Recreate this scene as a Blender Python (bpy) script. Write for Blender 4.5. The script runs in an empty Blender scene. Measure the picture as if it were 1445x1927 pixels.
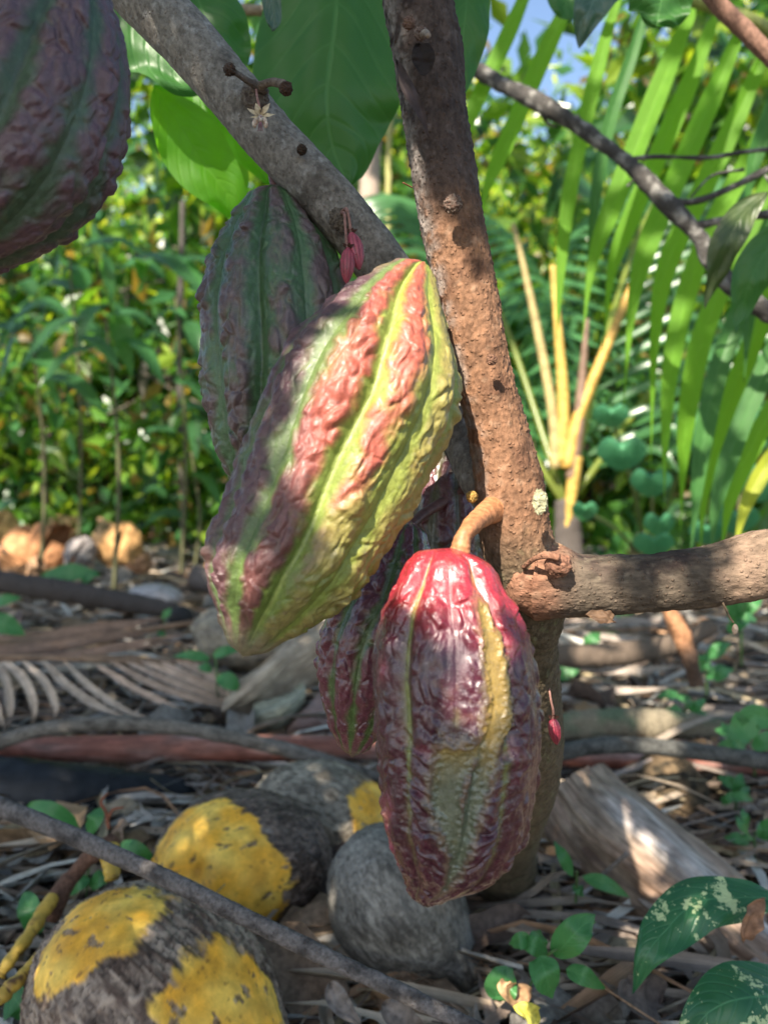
import bpy, math
import numpy as np
from mathutils import Vector
R = math.radians
scene = bpy.context.scene
COL = scene.collection
# ------------------------------------------------------------------ camera
F = 1480.0; CX = 722.5; CY = 963.5
PITCH = R(-4.0)
CAM = np.array([0.0, 0.0, 0.5])
FWD = np.array([0.0, math.cos(PITCH), math.sin(PITCH)])
RIGHT = np.array([1.0, 0.0, 0.0])
UP = np.array([0.0, -math.sin(PITCH), math.cos(PITCH)])
cd = bpy.data.cameras.new("camera"); cam = bpy.data.objects.new("camera", cd); COL.objects.link(cam)
cam.location = CAM; cam.rotation_euler = (R(90) + PITCH, 0, 0)
cd.sensor_fit = 'HORIZONTAL'; cd.sensor_width = 36.0; cd.lens = F / 1445.0 * 36.0
cd.clip_start = 0.02; cd.clip_end = 500
cd.dof.use_dof = True; cd.dof.focus_distance = 0.415; cd.dof.aperture_fstop = 9.6
scene.camera = cam
# ------------------------------------------------------------------ light
SUN_EL = R(44); SUN_AZ = R(-25)      # azimuth measured from straight behind the camera, to the left
S = np.array([math.sin(SUN_AZ) * math.cos(SUN_EL), -math.cos(SUN_AZ) * math.cos(SUN_EL), math.sin(SUN_EL)])
world = bpy.data.worlds.new("World"); scene.world = world; world.use_nodes = True
wn = world.node_tree
sky = wn.nodes.new('ShaderNodeTexSky'); sky.sky_type = 'NISHITA'; sky.sun_disc = False
sky.sun_elevation = SUN_EL; sky.sun_rotation = math.atan2(S[0], S[1]); sky.air_density = 1.0; sky.dust_density = 1.0
bg = wn.nodes['Background']; bg.inputs['Strength'].default_value = 0.095
wn.links.new(sky.outputs[0], bg.inputs[0])
sd = bpy.data.lights.new("sun", 'SUN'); sd.energy = 4.9; sd.angle = R(0.53); sd.color = (1.0, 0.9, 0.76)
sun = bpy.data.objects.new("sun", sd); COL.objects.link(sun)
sun.rotation_euler = Vector(-S).to_track_quat('-Z', 'Y').to_euler(); sun.location = (0, 0, 6)
scene.view_settings.view_transform = 'Standard'; scene.view_settings.look = 'None'
scene.view_settings.exposure = 1.55; scene.view_settings.gamma = 1.0
scene.cycles.max_bounces = 8; scene.cycles.transparent_max_bounces = 8
scene.cycles.use_denoising = True
scene.cycles.sample_clamp_indirect = 6.0

# ------------------------------------------------------------------ maths helpers
rng = np.random.default_rng(11)
def P(px, py, d):
    px = np.asarray(px, float); py = np.asarray(py, float); d = np.asarray(d, float)
    v = FWD + ((px - CX) / F)[..., None] * RIGHT - ((py - CY) / F)[..., None] * UP
    return CAM + d[..., None] * v
def G(px, py, z=0.0):
    v = FWD + (px - CX) / F * RIGHT - (py - CY) / F * UP
    return CAM + v * ((z - CAM[2]) / v[2])
def nrm(v):
    return v / np.maximum(np.linalg.norm(v, axis=-1, keepdims=True), 1e-12)
def sm(a, b, x):
    t = np.clip((x - a) / (b - a), 0, 1); return t * t * (3 - 2 * t)
def _h(ix, iy, iz, s):
    h = (ix.astype(np.uint32) * np.uint32(374761393)) ^ (iy.astype(np.uint32) * np.uint32(668265263)) ^ (iz.astype(np.uint32) * np.uint32(2147483647 - 1274126177)) ^ np.uint32((s * 974634777) & 0xffffffff)
    h = (h ^ (h >> np.uint32(13))) * np.uint32(1274126177); h = (h ^ (h >> np.uint32(16))) * np.uint32(2246822519)
    return h ^ (h >> np.uint32(15))
def noise(p, s=0):
    """gradient noise, roughly -1..1"""
    p = np.asarray(p, float); f = np.floor(p); i = f.astype(np.int64); r = p - f
    u = r * r * r * (r * (r * 6 - 15) + 10); out = 0
    for dx in (0, 1):
        for dy in (0, 1):
            for dz in (0, 1):
                h = _h(i[..., 0] + dx, i[..., 1] + dy, i[..., 2] + dz, s)
                gx = (h & 1023) / 511.5 - 1; gy = ((h >> np.uint32(10)) & 1023) / 511.5 - 1; gz = ((h >> np.uint32(20)) & 1023) / 511.5 - 1
                d = gx * (r[..., 0] - dx) + gy * (r[..., 1] - dy) + gz * (r[..., 2] - dz)
                w = (u[..., 0] if dx else 1 - u[..., 0]) * (u[..., 1] if dy else 1 - u[..., 1]) * (u[..., 2] if dz else 1 - u[..., 2])
                out = out + w * d
    return out * 1.4
def worley(p, s=0):
    p = np.asarray(p, float); f = np.floor(p).astype(np.int64); F1 = np.full(p.shape[:-1], 9.0); F2 = F1.copy(); ID = F1 * 0
    for dx in (-1, 0, 1):
        for dy in (-1, 0, 1):
            for dz in (-1, 0, 1):
                h = _h(f[..., 0] + dx, f[..., 1] + dy, f[..., 2] + dz, s)
                d = (f[..., 0] + dx + (h & 1023) / 1023 - p[..., 0]) ** 2 + (f[..., 1] + dy + ((h >> np.uint32(10)) & 1023) / 1023 - p[..., 1]) ** 2 + (f[..., 2] + dz + ((h >> np.uint32(20)) & 1023) / 1023 - p[..., 2]) ** 2
                c = d < F1; F2 = np.where(c, F1, np.minimum(F2, d)); F1 = np.where(c, d, F1); ID = np.where(c, (h % 97) / 97.0, ID)
    return np.sqrt(F1), np.sqrt(F2), ID
def fbm(p, o=3, s=0):
    a = 1.0; t = 0; n = 0
    for k in range(o):
        t = t + a * noise(p * 2 ** k, s + k * 17); n += a; a *= 0.5
    return t / n
def catmull(pts, n):
    pts = np.asarray(pts, float)
    if len(pts) == 2: pts = np.array([pts[0], (pts[0] + pts[1]) / 2, pts[1]])
    q = np.vstack([2 * pts[0] - pts[1], pts, 2 * pts[-1] - pts[-2]])
    m = len(pts) - 1; t = np.linspace(0, m, n); k = np.minimum(t.astype(int), m - 1); u = (t - k)[:, None]
    a, b, c, d = q[k], q[k + 1], q[k + 2], q[k + 3]
    return 0.5 * ((2 * b) + (c - a) * u + (2 * a - 5 * b + 4 * c - d) * u ** 2 + (3 * b - a - 3 * c + d) * u ** 3)
def frames(path, ref=None):
    T = nrm(np.gradient(path, axis=0)); N = np.zeros_like(T)
    r = np.array([0, -1.0, 0.0]) if ref is None else np.asarray(ref, float)
    v = r - T[0] * (r @ T[0])
    if np.linalg.norm(v) < 1e-3: v = np.array([0, 0, 1.0]) - T[0] * T[0][2]
    N[0] = nrm(v)
    for i in range(1, len(T)):
        v = N[i - 1] - T[i] * (N[i - 1] @ T[i]); N[i] = nrm(v)
    return T, N, np.cross(T, N)

# ------------------------------------------------------------------ object helpers
def mesh_from(name, V, faces, col=None, uv=None, smooth=True):
    """faces: (n,4) or (n,3) int array"""
    V = np.asarray(V, float).reshape(-1, 3); faces = np.asarray(faces, np.int32)
    m = bpy.data.meshes.new(name); k = faces.shape[1]
    m.vertices.add(len(V)); m.vertices.foreach_set('co', V.ravel().astype(np.float32))
    m.loops.add(faces.size); m.loops.foreach_set('vertex_index', faces.ravel())
    m.polygons.add(len(faces)); m.polygons.foreach_set('loop_start', np.arange(0, faces.size, k, dtype=np.int32))
    m.update(calc_edges=True)
    if smooth: m.polygons.foreach_set('use_smooth', np.ones(len(faces), bool))
    if col is not None:
        a = m.color_attributes.new('Col', 'FLOAT_COLOR', 'POINT')
        c = np.ones((len(V), 4), np.float32); c[:, :3] = np.clip(np.asarray(col).reshape(-1, 3), 0, 1); a.data.foreach_set('color', c.ravel())
    if uv is not None:
        l = m.uv_layers.new(name='UVMap'); l.data.foreach_set('uv', np.asarray(uv, np.float32).reshape(-1, 2)[faces.ravel()].ravel())
    m.validate(); return m
def gridfaces(nu, nv, wrap=False):
    """grid of nu rows x nv columns; wrap closes the columns"""
    i = np.arange(nu - 1)[:, None]; j = np.arange(nv if wrap else nv - 1)[None, :]; j2 = (j + 1) % nv
    a = i * nv + j; b = i * nv + j2; c = (i + 1) * nv + j2; d = (i + 1) * nv + j
    return np.stack([a + 0 * b, b, c, d], -1).reshape(-1, 4)
class MB:
    """gathers shapes into ONE mesh object"""
    def __init__(s): s.V = []; s.Fc = []; s.C = []; s.U = []; s.n = 0
    def add(s, V, Fc, col=None, uv=None):
        V = np.asarray(V, float).reshape(-1, 3); Fc = np.asarray(Fc)
        if Fc.shape[1] == 3: Fc = np.column_stack([Fc, Fc[:, 2]])
        s.V.append(V); s.Fc.append(Fc + s.n)
        c = np.ones((len(V), 3)) * (0.2 if col is None else np.asarray(col, float)); s.C.append(c)
        s.U.append(np.zeros((len(V), 2)) if uv is None else np.asarray(uv).reshape(-1, 2)); s.n += len(V)
    def build(s, name, mat, parent=None, smooth=True):
        V = np.vstack(s.V); Fc = np.vstack(s.Fc); C = np.vstack(s.C); U = np.vstack(s.U)
        if parent is not None: V = V - np.array(parent['_w'])
        tri = Fc[:, 2] == Fc[:, 3]
        # mixed tri/quad: build loops by hand
        m = bpy.data.meshes.new(name); m.vertices.add(len(V)); m.vertices.foreach_set('co', V.ravel().astype(np.float32))
        cnt = np.where(tri, 3, 4); starts = np.concatenate([[0], np.cumsum(cnt)[:-1]])
        mask = np.ones(Fc.shape, bool); mask[tri, 3] = False; li = Fc[mask].astype(np.int32)
        m.loops.add(len(li)); m.loops.foreach_set('vertex_index', li)
        m.polygons.add(len(Fc)); m.polygons.foreach_set('loop_start', starts.astype(np.int32)); m.update(calc_edges=True)
        m.polygons.foreach_set('use_smooth', np.full(len(Fc), smooth))
        a = m.color_attributes.new('Col', 'FLOAT_COLOR', 'POINT'); c = np.ones((len(V), 4), np.float32); c[:, :3] = np.clip(C, 0, 1); a.data.foreach_set('color', c.ravel())
        l = m.uv_layers.new(name='UVMap'); l.data.foreach_set('uv', U[li].astype(np.float32).ravel())
        m.validate(); return link(name, m, mat, parent)
def link(name, m, mat, parent=None):
    o = bpy.data.objects.new(name, m); COL.objects.link(o)
    if mat is not None: m.materials.append(mat)
    if parent is not None: o.parent = parent; o['_w'] = parent['_w']
    else: o['_w'] = (0.0, 0.0, 0.0)
    return o
def tag(o, label=None, cat=None, group=None, kind=None):
    if label: o['label'] = label
    if cat: o['category'] = cat
    if group: o['group'] = group
    if kind: o['kind'] = kind
    return o
def thing(name, loc, label, cat, group=None):
    o = bpy.data.objects.new(name, None); COL.objects.link(o); o.empty_display_size = 0.03
    o.location = tuple(float(x) for x in loc); o['_w'] = tuple(float(x) for x in loc); return tag(o, label, cat, group)
def dup(root, loc, rz, sc, label, group=None):
    r = root.copy(); COL.objects.link(r); r.location = loc; r.rotation_euler = (0, 0, rz); r.scale = sc
    r['label'] = label
    if group: r['group'] = group
    for ch in list(root.children):
        c = ch.copy(); COL.objects.link(c); c.parent = r
    return r

# ------------------------------------------------------------------ materials
def newmat(name):
    m = bpy.data.materials.new(name); m.use_nodes = True; nt = m.node_tree
    return m, nt, nt.nodes['Principled BSDF'], nt.nodes['Material Output']
def N_(nt, t, **kw):
    n = nt.nodes.new(t)
    for k, v in kw.items():
        if k.startswith('i_'): n.inputs[k[2:].replace('_', ' ')].default_value = v
        else: setattr(n, k, v)
    return n
def mth(nt, op, a, b=None, c=None):
    n = nt.nodes.new('ShaderNodeMath'); n.operation = op
    for i, x in enumerate((a, b, c)):
        if x is None: continue
        if isinstance(x, (int, float)): n.inputs[i].default_value = x
        else: nt.links.new(x, n.inputs[i])
    return n.outputs[0]
def mixc(nt, fac, a, b, mode='MIX'):
    n = nt.nodes.new('ShaderNodeMix'); n.data_type = 'RGBA'; n.blend_type = mode
    for i, x in ((0, fac), (6, a), (7, b)):
        if isinstance(x, (int, float)): n.inputs[i].default_value = x
        elif isinstance(x, tuple): n.inputs[i].default_value = (*x, 1)
        else: nt.links.new(x, n.inputs[i])
    return n.outputs[2]
def ramp(nt, x, a, b):
    n = nt.nodes.new('ShaderNodeMapRange'); n.interpolation_type = 'SMOOTHSTEP'
    nt.links.new(x, n.inputs[0]); n.inputs[1].default_value = a; n.inputs[2].default_value = b; return n.outputs[0]
def tex(nt, scale, detail=3, rough=0.6, vec=None, kind='noise'):
    n = nt.nodes.new('ShaderNodeTexNoise' if kind == 'noise' else 'ShaderNodeTexVoronoi')
    n.inputs['Scale'].default_value = scale
    if kind == 'noise': n.inputs['Detail'].default_value = detail; n.inputs['Roughness'].default_value = rough
    if vec is not None: nt.links.new(vec, n.inputs['Vector'])
    return n.outputs[0]
def objcoord(nt, sc=(1, 1, 1)):
    tc = nt.nodes.new('ShaderNodeTexCoord'); mp = nt.nodes.new('ShaderNodeMapping'); mp.inputs['Scale'].default_value = sc
    nt.links.new(tc.outputs['Object'], mp.inputs['Vector']); return mp.outputs[0]
def bump(nt, bsdf, h, dist, strength=1.0):
    b = nt.nodes.new('ShaderNodeBump'); b.inputs['Distance'].default_value = dist; b.inputs['Strength'].default_value = strength
    nt.links.new(h, b.inputs['Height']); nt.links.new(b.outputs[0], bsdf.inputs['Normal']); return b
def attr(nt):
    a = nt.nodes.new('ShaderNodeAttribute'); a.attribute_name = 'Col'; return a.outputs['Color']

def pod_mat(name, rough=0.36, coat=0.35, dust=0.25):
    m, nt, b, o = newmat(name); v = objcoord(nt)
    c = attr(nt); n1 = tex(nt, 260, 6, 0.75, v); n2 = tex(nt, 1500, 2, 0.6, v)
    c = mixc(nt, 0.65, c, mixc(nt, ramp(nt, n1, 0.35, 0.68), (0.45, 0.45, 0.45), (1.0, 1.0, 1.0)), 'MULTIPLY')
    d = ramp(nt, n2, 0.66, 0.74); d2 = mth(nt, 'MULTIPLY', d, dust)
    c = mixc(nt, d2, c, (0.55, 0.52, 0.46)); nt.links.new(c, b.inputs['Base Color'])
    r = mth(nt, 'MULTIPLY_ADD', n1, 0.35, rough - 0.17); nt.links.new(r, b.inputs['Roughness'])
    b.inputs['Coat Weight'].default_value = coat; b.inputs['Coat Roughness'].default_value = 0.28
    b.inputs['Subsurface Weight'].default_value = 0.0
    h = mth(nt, 'ADD', mth(nt, 'MULTIPLY', n1, 1.0), mth(nt, 'MULTIPLY', n2, 0.25)); bump(nt, b, h, 0.0011, 0.55); return m
def bark_mat(name, sc=(1, 1, 0.45), rough=0.85, dist=0.0012):
    m, nt, b, o = newmat(name); v = objcoord(nt, sc); c = attr(nt)
    n1 = tex(nt, 300, 5, 0.7, v); n2 = tex(nt, 900, 3, 0.7, v); vo = tex(nt, 330, vec=objcoord(nt), kind='vor')
    c = mixc(nt, 0.75, c, mixc(nt, ramp(nt, n1, 0.3, 0.7), (0.35, 0.35, 0.35), (1.25, 1.25, 1.25)), 'MULTIPLY')
    pim = ramp(nt, vo, 0.32, 0.12); c = mixc(nt, mth(nt, 'MULTIPLY', pim, 0.1), c, (0.3, 0.16, 0.1))
    nt.links.new(c, b.inputs['Base Color']); b.inputs['Roughness'].default_value = rough; b.inputs['Specular IOR Level'].default_value = 0.25
    h = mth(nt, 'ADD', mth(nt, 'ADD', n1, mth(nt, 'MULTIPLY', n2, 0.4)), mth(nt, 'MULTIPLY', pim, 0.55)); bump(nt, b, h, dist, 0.9); return m
def dry_mat(name, rough=0.75, sc=(1, 1, 1), fr=220, dist=0.001, spec=0.3, uvstreak=False, cf=0.7):
    m, nt, b, o = newmat(name); v = objcoord(nt, sc); c = attr(nt)
    if uvstreak:
        tc = nt.nodes.new('ShaderNodeTexCoord'); mp = nt.nodes.new('ShaderNodeMapping'); mp.inputs['Scale'].default_value = (14, 1.2, 1)
        nt.links.new(tc.outputs['UV'], mp.inputs['Vector']); n1 = tex(nt, 3.0, 4, 0.6, mp.outputs[0])
    else: n1 = tex(nt, fr, 5, 0.65, v)
    n3 = tex(nt, 35, 3, 0.6, objcoord(nt))
    c = mixc(nt, cf, c, mixc(nt, ramp(nt, n1, 0.3, 0.7), (0.4, 0.38, 0.36), (1.2, 1.2, 1.2)), 'MULTIPLY')
    c = mixc(nt, 0.5, c, mixc(nt, ramp(nt, n3, 0.35, 0.65), (0.5, 0.48, 0.46), (1.15, 1.15, 1.15)), 'MULTIPLY')
    nt.links.new(c, b.inputs['Base Color']); b.inputs['Roughness'].default_value = rough; b.inputs['Specular IOR Level'].default_value = spec
    bump(nt, b, n1, dist, 0.8); return m
def leaf_mat(name, c1, c2, trans, rough=0.4, veins=9, slope=2.6, blade=False, spots=None, tw=0.4, bstr=0.22):
    m, nt, b, o = newmat(name)
    uvn = nt.nodes.new('ShaderNodeUVMap'); sp = nt.nodes.new('ShaderNodeSeparateXYZ'); nt.links.new(uvn.outputs[0], sp.inputs[0])
    au = mth(nt, 'ABSOLUTE', mth(nt, 'MULTIPLY_ADD', sp.outputs[0], 2.0, -1.0))
    v = sp.outputs[1]; n1 = tex(nt, 45, 4, 0.6, objcoord(nt))
    if blade:
        st = mth(nt, 'FRACT', mth(nt, 'MULTIPLY', au, 9.0)); ln = mth(nt, 'ABSOLUTE', mth(nt, 'SUBTRACT', st, 0.5)); vein = ramp(nt, ln, 0.25, 0.0)
        mid = ramp(nt, au, 0.12, 0.0); vm = mth(nt, 'MAXIMUM', mth(nt, 'MULTIPLY', vein, 0.35), mth(nt, 'MULTIPLY', mid, 0.6))
    else:
        s = mth(nt, 'SUBTRACT', mth(nt, 'MULTIPLY', v, float(veins)), mth(nt, 'MULTIPLY', mth(nt, 'POWER', au, 1.35), slope))
        ln = mth(nt, 'ABSOLUTE', mth(nt, 'SUBTRACT', mth(nt, 'FRACT', s), 0.5)); vein = ramp(nt, ln, 0.055, 0.01)
        mid = ramp(nt, au, 0.04, 0.012); vm = mth(nt, 'MAXIMUM', mth(nt, 'MULTIPLY', vein, 0.6), mid)
    c = mixc(nt, ramp(nt, n1, 0.3, 0.7), c1, c2); cv = tuple(min(1, x * 1.5 + 0.015) for x in c2)
    c = mixc(nt, mth(nt, 'MULTIPLY', vm, 0.75), c, cv)
    if not blade and not spots:
        bs = tex(nt, 75, 4, 0.75, objcoord(nt)); c = mixc(nt, ramp(nt, bs, 0.69, 0.72), c, (0.12, 0.08, 0.03))
    if spots:
        sv = tex(nt, spots[0], 3, 0.7, objcoord(nt)); sv2 = tex(nt, 38, 2, 0.5, objcoord(nt)); c = mixc(nt, ramp(nt, mth(nt, 'ADD', sv, mth(nt, 'MULTIPLY', mth(nt, 'SUBTRACT', sv2, 0.5), 0.9)), spots[1], spots[1] + 0.05), c, spots[2])
    nt.links.new(c, b.inputs['Base Color']); b.inputs['Roughness'].default_value = rough; b.inputs['Specular IOR Level'].default_value = 0.2 if blade else 0.45
    if blade: h = mth(nt, 'MULTIPLY', vm, -1.0)
    else: h = mth(nt, 'ADD', mth(nt, 'MULTIPLY', mth(nt, 'MAXIMUM', ramp(nt, ln, 0.22, 0.0), mid), -1.0), mth(nt, 'MULTIPLY', tex(nt, 150, 3, 0.6, objcoord(nt)), 0.35))
    bm = bump(nt, b, h, 0.002, bstr)
    t = nt.nodes.new('ShaderNodeBsdfTranslucent'); tc = mixc(nt, 0.5, trans, mixc(nt, ramp(nt, n1, 0.3, 0.7), trans, tuple(x * 0.7 for x in trans)))
    tcv = mixc(nt, mth(nt, 'MULTIPLY', vm, 0.4), tc, tuple(x * 0.55 for x in trans)); nt.links.new(tcv, t.inputs[0]); nt.links.new(bm.outputs[0], t.inputs['Normal'])
    mx = nt.nodes.new('ShaderNodeMixShader'); mx.inputs[0].default_value = tw
    nt.links.new(b.outputs[0], mx.inputs[1]); nt.links.new(t.outputs[0], mx.inputs[2]); nt.links.new(mx.outputs[0], o.inputs[0]); return m
def crown_mat(name, tw=0.45, rough=0.38):
    m, nt, b, o = newmat(name); c = attr(nt); nt.links.new(c, b.inputs['Base Color']); b.inputs['Roughness'].default_value = rough
    t = nt.nodes.new('ShaderNodeBsdfTranslucent'); tc = mixc(nt, 1.0, c, (3.0, 2.6, 0.9), 'MULTIPLY'); nt.links.new(tc, t.inputs[0])
    mx = nt.nodes.new('ShaderNodeMixShader'); mx.inputs[0].default_value = tw
    nt.links.new(b.outputs[0], mx.inputs[1]); nt.links.new(t.outputs[0], mx.inputs[2]); nt.links.new(mx.outputs[0], o.inputs[0]); return m
M = {}
M['pod'] = pod_mat('pod_skin', 0.45, 0.15, 0.2); M['podred'] = pod_mat('pod_skin_glossy', 0.25, 0.55, 0.4); M['poddull'] = pod_mat('pod_skin_dull', 0.4, 0.25, 0.25)
M['bark'] = bark_mat('bark_brown', (1, 1, 0.6)); M['barkgrey'] = bark_mat('bark_grey', (1, 1, 0.8), dist=0.001); M['twig'] = bark_mat('twig_bark', (1, 1, 1), dist=0.0015)
M['barkrb'] = bark_mat('bark_branch', (0.35, 1, 1), dist=0.0014)
M['stalk'] = dry_mat('stalk_skin', 0.5, fr=400, dist=0.0004, spec=0.4)
M['dry'] = dry_mat('dry_leaf', 0.7, fr=160, dist=0.001); M['drystrip'] = dry_mat('dry_leaflet', 0.6, dist=0.0015, uvstreak=True, spec=0.4)
M['husk'] = dry_mat('husk_fibre', 0.85, fr=120, dist=0.002); M['coco'] = dry_mat('coconut_skin', 0.55, fr=120, dist=0.0007, spec=0.35, cf=0.3)
M['wood'] = bark_mat('dead_wood', (1, 1, 1), dist=0.002); M['smoothwood'] = dry_mat('smooth_stem', 0.5, sc=(0.15, 1, 1), fr=180, dist=0.0008)
M['crown'] = crown_mat('crown_leaves', 0.45, 0.27); M['crowndull'] = crown_mat('shade_leaves', 0.12, 0.5)
M['leafdark'] = leaf_mat('cacao_leaf_dark', (0.035, 0.12, 0.025), (0.055, 0.16, 0.035), (0.07, 0.28, 0.03), 0.42, 8, 2.4, tw=0.4)
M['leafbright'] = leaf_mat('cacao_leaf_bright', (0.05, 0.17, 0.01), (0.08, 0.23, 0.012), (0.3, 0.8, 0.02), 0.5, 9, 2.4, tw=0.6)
M['leafblue'] = leaf_mat('cacao_leaf_glossy', (0.05, 0.1, 0.07), (0.09, 0.15, 0.11), (0.05, 0.18, 0.06), 0.2, 8, 2.4, tw=0.2)
M['leafolive'] = leaf_mat('cacao_leaf_olive', (0.04, 0.07, 0.02), (0.07, 0.1, 0.03), (0.05, 0.1, 0.02), 0.4, 8, 2.4, tw=0.25)
M['blade'] = leaf_mat('palm_leaflet', (0.1, 0.24, 0.02), (0.15, 0.33, 0.03), (0.34, 0.75, 0.03), 0.5, blade=True, tw=0.55, bstr=0.35)
M['bladedark'] = leaf_mat('palm_leaflet_dark', (0.04, 0.13, 0.03), (0.06, 0.17, 0.04), (0.1, 0.28, 0.03), 0.35, blade=True, tw=0.35, bstr=0.3)
M['bladeyel'] = leaf_mat('palm_leaflet_yellow', (0.3, 0.34, 0.03), (0.36, 0.4, 0.04), (0.6, 0.7, 0.05), 0.4, blade=True, tw=0.45, bstr=0.3)
M['seed'] = leaf_mat('seedling_leaf', (0.045, 0.17, 0.055), (0.08, 0.24, 0.08), (0.1, 0.4, 0.06), 0.4, 6, 2.0, tw=0.35)
M['varieg'] = leaf_mat('variegated_leaf', (0.02, 0.1, 0.045), (0.035, 0.14, 0.055), (0.05, 0.25, 0.05), 0.35, 10, 3.0, spots=(210, 0.6, (0.5, 0.6, 0.3)), tw=0.25)
M['taro'] = leaf_mat('taro_leaf', (0.05, 0.2, 0.1), (0.08, 0.27, 0.13), (0.1, 0.4, 0.12), 0.5, 6, 2.5, tw=0.4)
def soil_mat():
    m, nt, b, o = newmat('soil'); n1 = tex(nt, 9, 6, 0.7, objcoord(nt)); n2 = tex(nt, 160, 5, 0.75, objcoord(nt))
    c = mixc(nt, ramp(nt, n1, 0.35, 0.65), (0.03, 0.023, 0.018), (0.09, 0.068, 0.05)); c = mixc(nt, ramp(nt, n2, 0.55, 0.7), c, (0.13, 0.1, 0.075))
    nt.links.new(c, b.inputs['Base Color']); b.inputs['Roughness'].default_value = 0.95; bump(nt, b, n2, 0.012, 0.9); return m
M['soil'] = soil_mat()

# ------------------------------------------------------------------ shape helpers
def tube_geo(pts, rad, n=60, seg=16, disp=None, col=(0.2, 0.2, 0.2), colf=None, ref=None, caps=True, flat=1.0):
    """pts (k,3), rad (k,) -> V, F, C for a tapered tube with rounded ends"""
    path = catmull(pts, n); r = catmull(np.column_stack([rad, rad, rad]), n)[:, 0]; T, N, B = frames(path, ref)
    th = np.linspace(0, 2 * np.pi, seg, endpoint=False)
    dirs = N[:, None] * np.cos(th)[None, :, None] * flat + B[:, None] * np.sin(th)[None, :, None]
    V = path[:, None] + dirs * r[:, None, None]
    if disp is not None: V = V + dirs * disp(V, th[None, :] + 0 * r[:, None], np.linspace(0, 1, n)[:, None] + 0 * th[None])[..., None]
    C = np.ones(V.shape) * np.asarray(col, float)
    if colf is not None: C = colf(V, th[None, :] + 0 * r[:, None], np.linspace(0, 1, n)[:, None] + 0 * th[None])
    L = np.concatenate([[0], np.cumsum(np.linalg.norm(np.diff(path, axis=0), axis=1))]); U = np.stack([0 * V[..., 0] + th[None] / 6.283, 0 * V[..., 0] + L[:, None] * 8], -1)
    V2 = V.reshape(-1, 3); Fc = gridfaces(n, seg, True); C2 = C.reshape(-1, 3); U2 = U.reshape(-1, 2)
    if caps:
        a, b = len(V2), len(V2) + 1
        V2 = np.vstack([V2, path[0] - T[0] * r[0] * 0.3, path[-1] + T[-1] * r[-1] * 0.3]); C2 = np.vstack([C2, C2[:1], C2[-1:]]); U2 = np.vstack([U2, U2[:1], U2[-1:]])
        j = np.arange(seg); j2 = (j + 1) % seg; e = (n - 1) * seg
        f1 = np.column_stack([np.full(seg, a), j2, j, j]); f2 = np.column_stack([np.full(seg, b), e + j, e + j2, e + j2]); Fc = np.vstack([Fc, f1, f2])
    return V2, Fc, C2, U2
def tube(name, pts, rad, mat, parent=None, **kw):
    b = MB(); b.add(*tube_geo(pts, rad, **kw)); return b.build(name, mat, parent)
def pxtube(name, pxs, mat, parent=None, **kw):
    """pxs: (px, py, depth, width in px)"""
    a = np.array(pxs, float); return tube(name, P(a[:, 0], a[:, 1], a[:, 2]), a[:, 3] / 2 * a[:, 2] / F, mat, parent, **kw)
PROF = {'ovate': lambda v: np.sin(np.pi * v ** 0.75) ** 0.75 * (1 - 0.25 * v ** 6), 'oblong': lambda v: np.clip(np.sin(np.pi * np.clip(v, 0, 1) ** 0.9), 0, 1) ** 0.5,
        'blade': lambda v: sm(0, 0.06, v) * (0.55 + 0.45 * sm(0, 0.3, v)) * (1 - sm(0.55, 1.02, v) * 0.97) + 0.0,
        'lance': lambda v: np.clip(np.sin(np.pi * v ** 0.8), 0, 1) ** 1.0}
def leaf_geo(pts, width, prof='ovate', fold=0.25, face=None, wave=0.03, nu=13, nv=36, col=(0.1, 0.2, 0.05), arch=0.0, seed=0, tw=None):
    """sheet along a midrib; face = direction the upper side looks at"""
    path = catmull(pts, nv); L = np.linalg.norm(np.diff(path, axis=0), axis=1).sum(); T = nrm(np.gradient(path, axis=0))
    fc = np.array([0, -1.0, 0.3]) if face is None else np.asarray(face, float)
    Nn = nrm(fc - T * (T @ fc)[:, None]); B = np.cross(T, Nn); v = np.linspace(0, 1, nv)
    if tw is not None:
        a = (tw * v)[:, None]; Nn, B = Nn * np.cos(a) + B * np.sin(a), B * np.cos(a) - Nn * np.sin(a)
    w = np.maximum(PROF[prof](v) * width / 2, width * 0.004); u = np.linspace(-1, 1, nu)
    x = u[None] * w[:, None]; z = np.abs(u)[None] * w[:, None] * fold - arch * (u ** 2)[None] * w[:, None]
    V = path[:, None] + B[:, None] * x[..., None] + Nn[:, None] * z[..., None]
    n = noise(np.stack([u[None] * 1.3 + 0 * x, v[:, None] * 5 + 0 * x, 0 * x + seed * 3.7], -1), seed) * wave * width * (np.abs(u)[None] * 1.5 + 0.3)
    V = V + Nn[:, None] * n[..., None]
    U = np.stack([u[None] * 0.5 + 0.5 + 0 * x, v[:, None] + 0 * x], -1)
    return V.reshape(-1, 3), gridfaces(nv, nu), np.ones((nv * nu, 3)) * np.asarray(col), U.reshape(-1, 2)
def leaf(name, pts, width, mat, parent=None, **kw):
    b = MB(); b.add(*leaf_geo(pts, width, **kw)); o = b.build(name, mat, parent); return o
def pxleaf(name, pxs, wpx, mat, parent=None, **kw):
    a = np.array(pxs, float); return leaf(name, P(a[:, 0], a[:, 1], a[:, 2]), wpx * a[:, 2].mean() / F, mat, parent, **kw)
def interp_side(pts, A, d, n):
    q = np.array(pts, float) - A; t = q @ d; s = q @ n; o = np.argsort(t); return t[o], s[o]

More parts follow.
